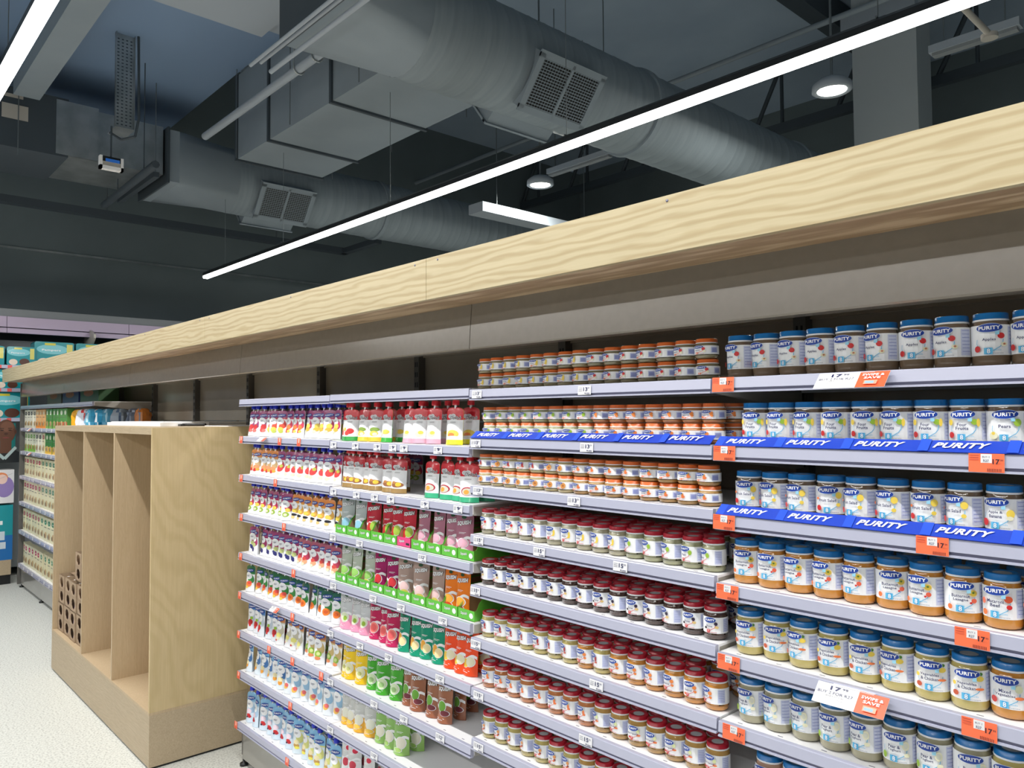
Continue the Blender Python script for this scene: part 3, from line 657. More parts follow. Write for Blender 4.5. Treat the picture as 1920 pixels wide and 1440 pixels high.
def delish(bot, fruit, side):
    a=Art()
    a.ell(0.0,0.52,0.80,0.17,W,8)
    for (u,v,ra,rb,c) in fruit: a.ell(u,v,ra,rb,c,8)
    g_=lin(196,196,200)
    a.ell(-0.45,0.755,0.30,0.055,W,7); a.ell(-0.08,0.765,0.30,0.055,W,7); a.strip(-0.72,0.20,lambda u:0.66+abs(u+0.26)*0.19,lambda u:0.755,W,6)
    a.ell(-0.45,0.755,0.24,0.045,g_,7); a.ell(-0.10,0.765,0.24,0.045,g_,7); a.strip(-0.66,0.12,lambda u:0.68+abs(u+0.26)*0.19,lambda u:0.755,g_,6)
    a.text('Delish',0.20,0.715,1.30,0.095,W,0.06,0.4); a.text('Delish',0.20,0.715,1.26,0.090,BLK,0.01,0.4)
    for j in range(2): a.rect(-0.35,0.35,0.60-j*0.02,0.607-j*0.02,lin(130,130,130),1)
    return pouch('food_pouch',0.038,0.130,[(0,0.13,bot),(0.13,0.66,W),(0.66,1,side)],a,CR,True,0.018,capr=0.013)
def squish(c1, c2, fruit, capc=lin(236,236,236), cap=False, greyt=False):
    a=Art()
    a.strip(-0.95,0.95,lambda u:0.34+0.05*math.sin(u*3),lambda u:0.40+0.05*math.sin(u*3),W,10)
    for (u,v,ra,rb,c) in fruit: a.ell(u,v,ra*1.12,rb*1.12,W,8)
    for (u,v,ra,rb,c) in fruit: a.ell(u,v,ra,rb,c,8)
    a.text('SQUISH',0.0,0.725,1.62,0.118,BLK,0.08,0.1,0.03); a.text('SQUISH',0.0,0.725,1.54,0.105,W,0.045,0.1,0.03)
    a.ell(0.0,0.85,0.28,0.035,lin(40,80,50),6)
    a.rect(-0.5,0.35,0.52,0.528,W,1); a.rect(-0.5,0.20,0.50,0.507,W,1)
    for j in range(2): a.rect(-0.6,0.40-j*0.2,0.10-j*0.03,0.108-j*0.03,W,1)
    return pouch('food_pouch',0.035,0.155,[(0,0.36,c2),(0.36,1,c1)],a,capc,cap,0.018,0.84)
Q={}
def bp(k):
    if k in Q: return Q[k]
    D={'strawberry red-topped':lambda:delish(lin(50,160,70),[(0.1,0.30,0.5,0.09,ap),(-0.3,0.24,0.35,0.07,lin(220,60,50)),(-0.7,0.36,0.2,0.06,ye)],CR),
     'yellow pineapple red-topped':lambda:delish(YEL,[(0,0.36,0.7,0.07,lin(130,160,60)),(0.0,0.24,0.6,0.08,ye),(0.2,0.22,0.3,0.05,cr)],lin(190,40,52)),
     'banana and pear red-topped':lambda:delish(lin(50,170,60),[(0.3,0.30,0.5,0.07,ye),(-0.45,0.28,0.4,0.11,cr)],CR),
     'pink-based red-topped':lambda:delish(lin(226,170,190),[(0,0.26,0.5,0.08,cr),(0.2,0.30,0.3,0.05,ye)],CR),
     'bright yellow red-topped':lambda:delish(lin(244,236,50),[(0,0.28,0.7,0.11,ye),(-0.1,0.26,0.4,0.05,lin(236,130,60)),(0.1,0.20,0.7,0.03,W)],CR),
     'brown granola red-topped':lambda:delish(lin(160,130,80),[(0,0.24,0.8,0.08,lin(150,96,60)),(0.2,0.25,0.35,0.06,YEL),(-0.4,0.30,0.3,0.04,lin(190,130,70))],lin(180,36,48)),
     'teal-based red-topped':lambda:delish(lin(60,176,130),[(0,0.28,0.75,0.11,lin(180,40,60)),(0,0.27,0.62,0.09,lin(206,206,190)),(-0.1,0.26,0.3,0.06,lin(236,160,60))],CR),
     'silver and pale blue':lambda:squish(lin(180,188,188),lin(130,190,220),[(0,0.26,0.6,0.12,lin(150,206,230)),(0.1,0.12,0.5,0.05,lin(214,220,150))]),
     'red strawberry':lambda:squish(lin(190,34,54),lin(196,40,56),[(-0.3,0.26,0.4,0.13,ap),(0.3,0.30,0.5,0.12,lin(170,200,70))]),
     'dusty pink':lambda:squish(lin(170,110,130),lin(226,150,180),[(0,0.30,0.6,0.10,lin(236,180,200)),(0.1,0.12,0.6,0.07,cr)]),
     'pale green and silver':lambda:squish(lin(186,194,180),lin(130,196,80),[(0,0.28,0.7,0.10,lin(160,214,110)),(0,0.12,0.5,0.06,ye)]),
     'magenta berry':lambda:squish(lin(160,24,96),lin(170,30,100),[(0,0.28,0.55,0.12,lin(214,50,60)),(-0.1,0.12,0.5,0.08,lin(40,20,50))]),
     'beige mushroom-coloured':lambda:squish(lin(176,150,140),lin(190,164,150),[(0,0.28,0.6,0.11,lin(236,200,200)),(0.1,0.14,0.5,0.07,lin(214,206,90))]),
     'orange':lambda:squish(lin(236,124,26),lin(238,130,30),[(0,0.28,0.65,0.10,lin(244,170,60)),(0.1,0.14,0.5,0.07,lin(226,80,40))]),
     'pink and silver apple':lambda:squish(lin(196,200,202),lin(240,160,190),[(0,0.30,0.65,0.12,lin(226,236,200)),(0.2,0.28,0.3,0.06,gr)]),
     'deep pink grapefruit':lambda:squish(lin(186,30,84),lin(204,44,100),[(0.1,0.28,0.6,0.13,lin(250,140,130)),(0.1,0.28,0.42,0.09,lin(240,100,100))]),
     'teal green':lambda:squish(lin(20,140,110),lin(24,156,120),[(-0.2,0.30,0.4,0.11,lin(240,170,60)),(0.3,0.24,0.45,0.10,lin(244,226,170))]),
     'red-orange':lambda:squish(lin(236,76,30),lin(240,80,34),[(-0.3,0.26,0.5,0.09,YEL),(0.3,0.30,0.5,0.10,cr)]),
     'yellow':lambda:squish(lin(244,204,30),lin(246,200,34),[(0.1,0.28,0.6,0.13,lin(236,234,190)),(0.1,0.26,0.3,0.05,lin(200,200,120))]),
     'bright green':lambda:squish(lin(66,164,44),lin(76,176,50),[(0.1,0.26,0.6,0.12,lin(214,232,190)),(0.1,0.24,0.36,0.06,lin(160,200,130))]),
     'brown':lambda:squish(lin(150,94,66),lin(160,98,70),[(-0.1,0.36,0.5,0.11,lin(110,170,60)),(0.3,0.22,0.5,0.06,lin(120,50,60))]),
     'silver and golden yellow':lambda:squish(lin(196,198,196),lin(242,182,50),[(0.1,0.30,0.6,0.12,lin(236,236,220)),(0,0.14,0.6,0.05,lin(244,200,80))]),
     'pale lime':lambda:squish(lin(130,176,90),lin(150,196,100),[(0.1,0.28,0.6,0.13,lin(236,232,214)),(-0.2,0.12,0.5,0.05,lin(170,206,110))]),
     'dark green':lambda:squish(lin(20,100,74),lin(24,110,80),[(0,0.26,0.6,0.12,lin(236,226,206)),(0.2,0.12,0.4,0.06,lin(200,60,60))]),
     'white, silver and red green-capped':lambda:squish(lin(206,208,208),W,[(0.2,0.60,0.4,0.06,lin(200,40,70)),(0,0.26,0.5,0.10,lin(206,60,80))],CG,True),
    }
    Q[k]=D[k](); return Q[k]
BROW={2:[('strawberry red-topped',[643,660]),('yellow pineapple red-topped',[681,702]),('banana and pear red-topped',[726]),('pink-based red-topped',[768,789,812]),('bright yellow red-topped',[853])],
 3:[('brown granola red-topped',[642,658,673,688,704,730,747]),('teal-based red-topped',[811,837,859,882])],
 4:[('silver and pale blue',[650,677]),('red strawberry',[702,727,745,765]),('dusty pink',[793,823,848,872])],
 5:[('pale green and silver',[650,670,691]),('magenta berry',[714,739]),('beige mushroom-coloured',[762,791,819]),('orange',[845,868])],
 6:[('pink and silver apple',[638,652,667,683]),('deep pink grapefruit',[702,720,738]),('teal green',[759,781,798,821]),('red-orange',[843,864,880])],
 7:[('yellow',[640,659,679]),('bright green',[700,720,742]),('brown',[763,784,809,833])],
 8:[('silver and golden yellow',[629,644,661,676,694]),('pale lime',[713,731,753])],
 9:[('white, silver and red green-capped',[640,662,690]),('dark green',[805,834,862,890])]}
for k,row in BROW.items():
    i=0
    for kk,pxs in row:
        for p in pxs:
            yy=0.060-(0.006 if k in(4,5) else 0)
            py={2:835,3:920,4:1010,5:1100,6:1220,7:1320,8:1400,9:1500}[k]
            X=max(XB+0.036,min(XC-0.040,PX(p,py,yy)))
            far=(kk=='brown' and p==833)
            dup(bp(kk),(X,yy+rj(0.006),ZB[k]+0.0008+(0.002 if k in(4,5) else 0)),R(10+rj(14)),R(-4),label='%s pouch, %s from left, %s'%(kk.capitalize(),ORD[i],hs(k)),cat='pouch',group='colourful foil pouches')
            i+=1
            if k not in (4,5) and not (k==3 and p>740 and p<800):
                dup(bp(kk),(min(X+0.006,XC-0.042),yy+0.062+rj(0.004),ZB[k]+0.0008),R(8+rj(12)),R(-3),label='%s pouch behind the %s front one, %s'%(kk.capitalize(),ORD[i-1],hs(k)),cat='pouch',group='colourful foil pouches')
dup(bp('brown'),(PX(884,1330,0.20),0.20,ZB[7]+0.0008),R(6),0,label='Brown pouch standing alone deep in the gap left of the small jars',cat='pouch',group='colourful foil pouches')
for i,p in enumerate((760,772,784)):
    dup(pur('pear'),(PX(p,905,0.34),0.34,ZB[3]+0.0008),R(rj(12)),0,label='White blue-capped pouch deep in the dark gap, %s of three'%ORD[i],cat='pouch',group='blue-capped pouches')
# green display trays
GT=lin(96,188,60)
def tray(pink=False):
    root=empty('display_tray',(0,0,-50)); c=lin(226,70,130) if pink else GT; wdt=0.0425
    mb=MB().box(-wdt,wdt,0.0,0.001,0,0.034,c).box(-wdt,wdt,0,0.38,0,0.0012,lin(190,160,120))
    a=Art(); a.text('Squish',-0.012,0.019,0.034,0.013,BLK,0.05,0.1,0.05); a.text('Squish',-0.012,0.019,0.033,0.012,W,0.02,0.1,0.05)
    a.ell(0.026,0.017,0.010,0.009,W,8) if not pink else a.rect(0.015,0.036,0.008,0.016,BLK,1)
    a.onto(mb,lambda u,v,d:(u,-0.0004-d,v)); mb.build('tray_front',M['print'],root)
    pr=[(0,0),(0,0.034),(0.010,0.036),(0.022,0.058),(0.040,0.074),(0.06,0.078),(0.38,0.078),(0.38,0)]
    for sgn in (-1,1):
        mb=MB()
        mb.prism(pr,sgn*wdt-0.0006*sgn,sgn*wdt,c); mb.prism([(y+0.002,z*0.97) for y,z in pr[:-2]]+[(0.37,0.075),(0.37,0)],sgn*(wdt-0.0014),sgn*(wdt-0.0007),lin(176,146,108))
        mb.build('tray_side',M['print'],root)
    return root
T0=tray(); T1=tray(True)
for k in (4,5):
    for i in range(10):
        X=XB+0.050+i*0.0905
        dup(T1 if (k==4 and i==5) else T0,(X,0.022,ZB[k]+0.0006),label=('Pink' if (k==4 and i==5) else 'Green')+' cardboard display tray, %s from left, %s'%(ORD[i],hs(k)),cat='tray',group='cardboard pouch trays')
# ---------------------------------------------------------------- far boxed cereals
def cereal(body, badge, low, text='', w_=0.064,h_=0.19):
    mb=MB().box(-w_,w_,0,0.055,0,h_,body)
    a=Art(); a.rect(-w_,w_,0,h_*0.34,low,1); a.ell(0,h_*0.80,w_*0.55,h_*0.11,badge,10); a.rect(-w_*0.4,w_*0.4,h_*0.79,h_*0.81,W,1)
    a.rect(-w_*0.6,w_*0.5,h_*0.58,h_*0.61,lin(110,110,100),1); a.ell(0.01,h_*0.26,w_*0.5,h_*0.14,lin(200,170,120),8); a.ell(-0.02,h_*0.22,w_*0.3,h_*0.1,lin(130,100,70),8)
    a.onto(mb,lambda u,v,d:(u,-0.0006-d,v),step=0.0004)
    root=mb.build('cereal_box',M['print'],loc=(0,0,-50)); return root
CR2=lin(226,220,184); CRED=lin(190,52,80); CGR=lin(60,140,100)
CB_={'cream red-badged':cereal(CR2,CRED,CR2),'cream green-badged':cereal(CR2,CGR,CR2),'white and black':cereal(lin(226,224,206),BLK,lin(214,210,190)),
 'orange':cereal(lin(222,170,110),lin(236,214,170),lin(226,140,50)),'dark green':cereal(lin(70,130,60),lin(226,236,206),lin(130,170,80)),
 'green red-fronted':cereal(lin(80,140,66),lin(226,236,206),lin(206,96,60)),'lime and white':cereal(lin(226,228,206),lin(120,180,70),lin(130,190,60)),'yellow and green':cereal(lin(60,120,56),lin(220,230,190),lin(226,180,60))}
EROW={2:['white and black']*4+['orange']*3+['dark green']*3+['green red-fronted']*3,3:['lime and white']*4+['white and black']*2+['cream red-badged']+['yellow and green']*4,
 4:['cream red-badged']*6+['cream green-badged']*5,5:['cream red-badged']*6+['cream green-badged']*5,6:['cream red-badged']*6+['cream green-badged']*5,7:['cream red-badged']*6+['cream green-badged']*5}
for k,row in EROW.items():
    for i,n in enumerate(row):
        X=-8.235+0.082+i*0.1345+(0.03 if i>6 else 0)
        sc=min(1.0,(ZE[k-1]-ZE[k]-0.045)/0.19)
        o=dup(CB_[n],(X,0.035+rj(0.004),ZE[k]+0.0006),R(rj(3)),label='%s cereal box, %s from left end, %s'%(n.capitalize(),ORD[i],hs(k)),cat='box',group='far boxed cereals')
        if k in (5,6,7): o.scale=(1,1,1.12)
        if sc<1: o.scale=(1,1,sc)
def soft_pack(wx,wy,wz,c1,c2,name='wipes_pack',seed=0):
    rnd=random.Random(seed); mb=MB(); nu,nv=16,9; vs=[]
    for j in range(nv+1):
        ph=math.pi*j/nv
        for i in range(nu):
            t=2*math.pi*i/nu
            e=lambda c,p:math.copysign(abs(c)**p,c)
            s_=1+rnd.uniform(-0.20,0.14)
            vs.append((wx/2*e(math.cos(t),0.6)*e(math.sin(ph),0.6)*s_, wy/2*e(math.sin(t),0.6)*e(math.sin(ph),0.6)*s_, wz/2-wz/2*e(math.cos(ph),0.7)))
    for j in range(nv):
        for i in range(nu):
            col=c1 if (i+j//2)%5 else c2
            mb.add([vs[j*nu+i],vs[j*nu+(i+1)%nu],vs[(j+1)*nu+(i+1)%nu],vs[(j+1)*nu+i]],[(3,2,1,0)],col,0,True)
    return mb.build(name,M['foil'],loc=(0,0,-50))
sp=[(lin(30,70,150),W,'navy and white'),(W,lin(60,90,170),'white and blue'),(lin(236,172,40),lin(240,200,90),'yellow'),(lin(226,228,236),lin(206,60,60),'white with red'),(lin(70,170,206),lin(190,226,240),'light blue'),
    (lin(40,150,190),W,'turquoise'),(lin(60,140,170),lin(150,190,206),'teal'),(lin(150,160,170),lin(90,110,140),'grey-blue'),(lin(120,130,150),lin(70,80,100),'dull grey'),(lin(200,120,50),lin(120,130,150),'orange and grey')]
for i,(a,b,n) in enumerate(sp):
    px=[136,146,150,160,172,188,205,225,250,268][i]; yy=[0.10,0.16,0.10,0.10,0.11,0.16,0.20,0.25,0.30,0.32][i]
    o=soft_pack(0.15,0.10,0.17,a,b,'wipes_pack',i); o.location=(-6.30+i*0.085 if False else at(px,790,1,yy).x,yy,ZE[2]+0.001); o.rotation_euler=(0,0,R(rj(25)))
    tag(o,'Crumpled %s soft pack on far shelf behind plywood unit'%n,'pack',group='soft packs on the far shelf')
for i,(c,n) in enumerate(((lin(120,112,100),'grey with orange and green print'),(lin(60,70,140),'dark blue'),(lin(60,100,60),'dark green'))):
    a=Art(); mb=MB().box(-0.30,0.30,0,0.16,0,0.20,c)
    a.ell(-0.05,0.12,0.13,0.04,lin(110,140,60),8); a.ell(-0.02,0.09,0.16,0.03,lin(190,110,60),8); a.onto(mb,lambda u,v,d:(u,-0.0006-d,v),step=0.0005)
    o=mb.build('storage_pack',M['print'],loc=(-7.75+i*0.66,0.20,ZE[1]+0.001)); tag(o,'%s pack in shade on top of the far shelving'%n.capitalize(),'pack')
# ---------------------------------------------------------------- plywood display unit
UX0,UX1,UY0,UY1,UH=-5.08,-3.005,-0.333,0.42,1.676; PZ=0.264
u=empty('display_unit',(UX0,UY0,0),label='light plywood display unit with three open compartments standing against the shelving',cat='display unit')
def ub(mb,n,m): return mb.build(n,m,u,loc=(-UX0,-UY0,0))
ub(MB().box(UX0,UX1,UY0,UY1,0.012,PZ-0.001),'plinth',M['plyh'])
ub(MB().box(UX0+0.01,UX1-0.01,UY0+0.01,UY1-0.01,0,0.012),'plinth_base',M['black'])
ub(MB().box(UX0+0.001,UX1-0.001,UY0-0.001,UY1,PZ-0.001,PZ+0.012),'bottom_board',M['plyv'])
ub(MB().box(UX0,UX0+0.018,UY0,UY1,PZ+0.012,UH-0.034),'side_panel',M['plyv'])
ub(MB().box(UX1-0.018,UX1,UY0,UY1,PZ+0.012,UH),'side_panel',M['ply'])
for xd in (-4.31,-3.66): ub(MB().box(xd-0.009,xd+0.009,UY0,UY1-0.02,PZ+0.012,UH-0.034),'divider',M['plyv'])
ub(MB().box(UX0,UX1-0.018,UY0,UY1,UH-0.034,UH),'top_board',M['plyh'])
ub(MB().box(UX0+0.018,UX1-0.018,UY1-0.02,UY1-0.002,PZ+0.012,UH-0.034),'back_panel',M['plyv'])
mb=MB().box(-4.70,-3.62,-0.10,0.18,UH,UH+0.022).box(-4.68,-3.64,-0.08,0.16,UH+0.022,UH+0.026)
tag(mb.build('folded_board',M['white']),'white flat folded boards lying on top of the plywood unit','board')
mb=MB().box(-3.42,-3.08,0.08,0.30,UH,UH+0.004); tag(mb.build('paper_sheet',M['white']),'thin white sheet at the right end on top of the plywood unit','paper')
mb=MB(); mb.tube((-3.60,0.02,UH+0.008),(-3.46,0.10,UH+0.008),0.008,8); mb.box(-3.62,-3.58,0.0,0.05,UH,UH+0.012)
tag(mb.build('box_cutter',M['black']),'small dark tool lying on top of the plywood unit','tool')
# cartons with oval windows
def carton():
    root=empty('carton',(0,0,-50)); wx,hz,dy=0.150,0.186,0.20
    mb=MB(); t=0.004
    for j in (0,1):
        z0=j*hz/2; z1=z0+hz/2; cx=wx/2; cz=(z0+z1)/2; ra,rb=0.047,0.036
        oc=[(cx+ra*math.cos(math.pi/8+k*math.pi/4), cz+rb*math.sin(math.pi/8+k*math.pi/4)*1.02) for k in range(8)]
        out=[(wx,(cz+z1)/2+0.01),(cx+ra*0.4,z1),(cx-ra*0.4,z1),(0,(cz+z1)/2+0.01),(0,(cz+z0)/2-0.01),(cx-ra*0.4,z0),(cx+ra*0.4,z0),(wx,(cz+z0)/2-0.01)]
        for y,fl in ((0,False),(t,True)):
            vs=[(a,y,b) for a,b in oc]+[(a,y,b) for a,b in out]
            fs=[(k,(k+1)%8,8+(k+1)%8,8+k) for k in range(8)]
            mb.add(vs,fs if fl else [f[::-1] for f in fs])
            for (cxx,czz,i0,i1) in ((wx,z1,0,1),(0,z1,2,3),(0,z0,4,5),(wx,z0,6,7)):
                mb.add([(cxx,y,czz),(out[i0][0],y,out[i0][1]),(out[i1][0],y,out[i1][1])],[(0,1,2)])
        vs=[(a,0,b) for a,b in oc]+[(a,t,b) for a,b in oc]; mb.add(vs,[(k,(k+1)%8,8+(k+1)%8,8+k) for k in range(8)])
    mb.build('window_panel',M['card'],root)
    mb=MB().box(0,t,0,dy,0,hz).box(wx-t,wx,0,dy,0,hz).box(0,wx,dy-t,dy,0,hz).box(0,wx,0,dy,0,t).box(0,wx,0.0,dy,hz/2-t/2,hz/2+t/2).box(0,wx,0.07,0.11,hz-t,hz)
    mb.build('carton_shell',M['card'],root); return root
CT=carton()
def lilac(c):
    return MB().lathe([(0,0),(0.030,0.002),(0.035,0.015),(0.032,0.045),(0.022,0.062),(0.008,0.068),(0.008,0.078),(0,0.078)],14,cols=[lin(150,126,184)]*3+[c]*2+[W]*2).build('baby_food_tub',M['foil'],loc=(0,0,-50))
LP=[lilac(lin(196,180,214)),lilac(lin(236,150,90)),lilac(lin(206,226,150))]
for lay in (0,1):
    for i in range(4):
        X=UX0+0.030+i*0.158; z=PZ+0.0125+lay*0.188; dy_=[0,0.004,0.0,0.006][i]+lay*0.004
        dup(CT,(X,-0.305+dy_,z),label='Brown carton with oval windows, %s from left, %s layer'%(ORD[i],['lower','upper'][lay]),cat='carton',group='windowed cartons')
        for j in (0,1):
            dup(LP[1 if (i>1 and lay==0 and j==1) else (2 if (lay==1 and j==1) or (i==0 and j==1) else 0)],(X+0.085,-0.264+dy_,z+0.0042+j*0.0945),R(rj(20)),
             label='Lilac tub in the %s window of the %s carton, %s layer'%(['lower','upper'][j],ORD[i],['lower','upper'][lay]),cat='tub',group='tubs inside the cartons')
zt=PZ+0.0125+2*0.188
dup(CT,(UX0+0.33,-0.27,zt),R(0),label='Single windowed card carton standing on top of the other cartons',cat='carton',group='windowed cartons')
for j in (0,1): dup(LP[2*j],(UX0+0.33+0.085,-0.225,zt+0.0042+j*0.0945),0,label='Lilac tub in the %s window of the topmost single carton'%['lower','upper'][j],cat='tub',group='tubs inside the cartons')
# ---------------------------------------------------------------- far end wall run (faces +X)
FX=-8.50
zs={n:at(0,p,0,FX).z for n,p in (('t',684),('a',728),('b',784),('p0',868),('p1',790),('c0',944),('c1',903),('d0',1051),('d1',948))}
run=empty('wall_shelving',(FX,0,0),label='tall wall shelving of nappies at the far end beyond the long run',cat='shelving')
def rb(mb,n,m): return mb.build(n,m,run,loc=(-FX,0,0))
for yy in (-2.9,-2.0,-1.1,-0.16-0.04,0.75,1.66,2.57,3.48): rb(MB().box(FX-0.46,FX-0.42,yy-0.015,yy+0.015,0.1,zs['t']+0.42),'upright',M['upr'])
rb(MB().box(FX-0.45,FX-0.44,-2.9,3.5,0.1,zs['t']+0.3),'back_panel',M['greyw'])
rb(MB().box(FX-0.42,FX+0.01,-2.9,-0.02,0.10,zs['d0']),'wood_plinth',M['plyh']); rb(MB().box(FX-0.42,FX-0.01,-2.9,-0.02,0,0.10),'kick_plate',M['black'])
for i,zz in enumerate((zs['t'],zs['a'],zs['b'])):
    s_=empty('shelf',(FX,0,zz),label='%s white shelf of nappy packs at the far left edge'%['Top','Middle','Lower'][i],cat='shelf')
    MB().box(-0.42,-0.01,-2.9,3.5,-0.01,0).build('shelf_board',M['shelf'],s_); MB().box(-0.01,0,-2.9,3.5,-0.035,0.002).build('price_rail',M['rail'],s_)
    for yy in (-0.155,-0.06): o=MB().box(0.0005,0.002,yy-0.02,yy+0.02,-0.033,0).build('price_tag',mat('red_tag',lin(226,90,84),0.5),s_)
for yy in (-0.20,0.75):
    rb(MB().prism([(FX-0.42,za-0.02),(FX-0.02,zb+0.02),(FX-0.02,zb-0.02),(FX-0.42,zb-0.30)],yy-0.012,yy+0.012,axis=1),'canopy_bracket',M['bracket'])
def nappy(h_=0.27,w_=0.19,yel=True):
    mb=MB(); TE=lin(22,140,150); d=0.11; r_=0.02
    prof=[]
    for cx,cy,a0 in ((-w_+r_,h_-r_,90),(-w_+r_,r_,180),(w_-r_,r_,270),(w_-r_,h_-r_,0)):
        for q in range(4): a=R(a0+q*30); prof.append((cx+r_*math.cos(a),cy+r_*math.sin(a)))
    mb.prism(prof,-2*d,0,TE,axis=0)
    a=Art(); a.ell(-0.02,h_*0.70,w_*0.8,h_*0.20,lin(120,196,206),10); a.text('Pampers',-0.03,h_*0.66,w_*0.95,h_*0.10,W,0.02)
    a.rect(w_*0.62,w_*0.92,h_*0.35,h_*0.92,lin(210,206,110),1); a.ell(0.03,h_*0.20,w_*0.36,h_*0.18,lin(84,54,44),10); a.ell(-w_*0.55,h_*0.18,w_*0.3,h_*0.16,lin(220,206,190),8)
    a.rect(-w_*0.5,w_*0.05,h_*0.86,h_*0.95,lin(206,200,70),1)
    a.onto(mb,lambda u,v,dd:(0.0006+dd,u,v),step=0.0005)
    return mb.build('nappy_pack',M['foil'],loc=(0,0,-50))
NP=nappy(); NPS=nappy(0.20,0.13)
for i,yy in enumerate((-0.52,-0.235,0.045)): dup(NPS,(FX-0.03,yy,zs['t']+0.0005),0,label='Small turquoise nappy pack, %s from left on the top far shelf'%ORD[i],cat='nappy pack',group='turquoise nappy packs')
for i,yy in enumerate((0.36,0.76,1.16)): dup(NP,(FX-0.05,yy,zs['t']+0.0005),0,label='Turquoise nappy pack, %s in the stack seen above the oak cornice'%ORD[i],cat='nappy pack',group='turquoise nappy packs')
for i,yy in enumerate(()): dup(NPS,(FX-0.05,yy,zs['t']+0.272),0,label='Turquoise nappy pack lying on the stack above the oak cornice, %s'%['left','right'][i],cat='nappy pack',group='turquoise nappy packs')
for i,yy in enumerate((-0.38,-0.06)): dup(NPS,(FX-0.03,yy,zs['a']+0.0005),0,label='%s turquoise nappy pack on the middle far shelf just under the cornice end'%['Left','Right'][i],cat='nappy pack',group='turquoise nappy packs')
for i,yy in enumerate((-0.48,-0.06)): dup(NP,(FX-0.03,yy,zs['b']+0.0005),0,label='%s large turquoise nappy pack on the lower far shelf'%['Left','Right'][i],cat='nappy pack',group='turquoise nappy packs')
# poster with a man's face, pink and white carton, turquoise box
def flat(name, y0,y1,z0,z1,art,base,x=FX+0.005,th=0.01,label=None,cat=None):
    mb=MB().box(x-th,x,y0,y1,z0,z1,base); art.onto(mb,lambda u,v,d:(x+0.0006+d,u,v),step=0.0005)
    return tag(mb.build(name,M['print']),label,cat)
zp0,zp1=zs['p0'],zs['p1']-0.02; cy,cz=-0.085,(zp0+zp1)/2+0.12
a=Art(); SK=lin(96,62,46)
a.strip(-0.30,0.10,lambda u:zp0,lambda u:zp0+0.17-abs(u-cy)*0.5,lin(30,36,40),8); a.rect(cy-0.05,cy+0.05,zp0+0.10,cz-0.08,SK,1)
a.line([(cy-0.09,zp0+0.12),(cy-0.01,zp0+0.04)],0.03,lin(170,190,190)); a.line([(cy+0.09,zp0+0.16),(cy-0.01,zp0+0.04)],0.03,lin(170,190,190))
a.ell(cy,cz,0.085,0.125,SK,12); a.ell(cy+0.01,cz+0.05,0.06,0.055,lin(116,78,60),10)
a.ell(cy-0.035,cz+0.012,0.016,0.006,lin(40,24,20),6); a.ell(cy+0.035,cz+0.012,0.016,0.006,lin(40,24,20),6)
a.rect(cy-0.055,cy-0.018,cz+0.03,cz+0.036,lin(36,22,18),1); a.rect(cy+0.018,cy+0.055,cz+0.03,cz+0.036,lin(36,22,18),1)
a.ell(cy,cz-0.025,0.018,0.012,lin(70,42,32),6); a.ell(cy,cz-0.065,0.032,0.009,lin(120,60,56),6); a.ell(cy+0.083,cz-0.005,0.012,0.024,lin(80,50,38),6)
flat('poster',-0.70,0.0,zp0,zp1,a,lin(20,112,110),label="poster of a bald man's face in dark jacket and grey collar on turquoise",cat='poster')
z0,z1=zs['c0'],zs['c1']+0.12; a=Art()
a.strip(-0.60,-0.02,lambda u:z0+(z1-z0)*0.42,lambda u:z0+(z1-z0)*(0.62+0.1*math.sin(u*6)),lin(226,110,130),10); a.ell(-0.09,z0+0.17,0.085,0.11,lin(150,130,190),10); a.ell(-0.12,z0+0.27,0.06,0.05,lin(230,140,90),10)
a.ell(-0.11,z0+0.25,0.045,0.05,lin(240,206,196),10)
a.line([(-0.5,z1-0.05),(-0.2,z1-0.12),(-0.02,z1-0.04)],0.004,lin(190,190,194))
flat('activity_mat_box',-0.70,-0.005,z0,z1,a,lin(230,230,232),th=0.25,label='white box with pink and lilac picture beside the far end of the shelving',cat='box')
z0,z1=zs['d0'],zs['d1']; a=Art()
a.rect(-0.70,-0.01,z0,z0+(z1-z0)*0.45,lin(30,110,180),2); a.rect(-0.13,-0.10,z1-0.20,z1-0.16,W,1); a.rect(-0.13,-0.08,z1-0.36,z1-0.27,lin(206,220,230),1); a.rect(-0.12,-0.07,z1-0.45,z1-0.38,lin(206,220,230),1); a.rect(-0.26,-0.20,z1-0.28,z1-0.10,W,1)
flat('display_box',-0.70,-0.01,z0+0.002,z1,a,lin(24,150,160),th=0.30,label='turquoise and blue display box standing on the pale wooden plinth at left',cat='box')
# ---------------------------------------------------------------- linear lamps
def lamp(y, x0, x1, label, wires, power):
    L=x1-x0; root=empty('linear_lamp',(x0,y,LAMP_Z),label=label,cat='lamp',group='linear pendant lamps')
    MB().prism([(-0.031,0.0),(0.031,0.0),(0.031,0.030),(0.012,0.048),(-0.012,0.048),(-0.031,0.030)],0,L).build('lamp_housing',M['lampb'],root)
    MB().prism([(-0.030,0.0),(-0.030,-0.018),(-0.022,-0.028),(0.022,-0.028),(0.030,-0.018),(0.030,0.0)],0.004,L-0.004).build('diffuser',M['lampe'],root)
    for wx in wires:
        zt_=HC-0.002
        if y==1.63: zt_={-5.66:4.20,-3.86:4.20,-7.03:4.05}.get(wx,zt_)
        if y<0 and wx<-4.7: zt_=DK
        if y==-0.97 and wx==-7.2: zt_=4.12
        mb=MB().tube((wx-x0,0,0.045),(wx-x0,0,zt_-LAMP_Z),0.0022,6); mb.tube((wx-x0,-0.02,0.052),(wx-x0,0.02,0.052),0.005,6); mb.tube((wx-x0-0.03,0,0.052),(wx-x0+0.03,0,0.052),0.004,6)
        mb.build('suspension_wire',M['wire'],root)
    n=max(1,int(L/2.6))
    for i in range(n):
        area('lamp_light',((i+0.5)*L/n,0,-0.034),L/n,0.05,power*L/n,parent=root)
    return root
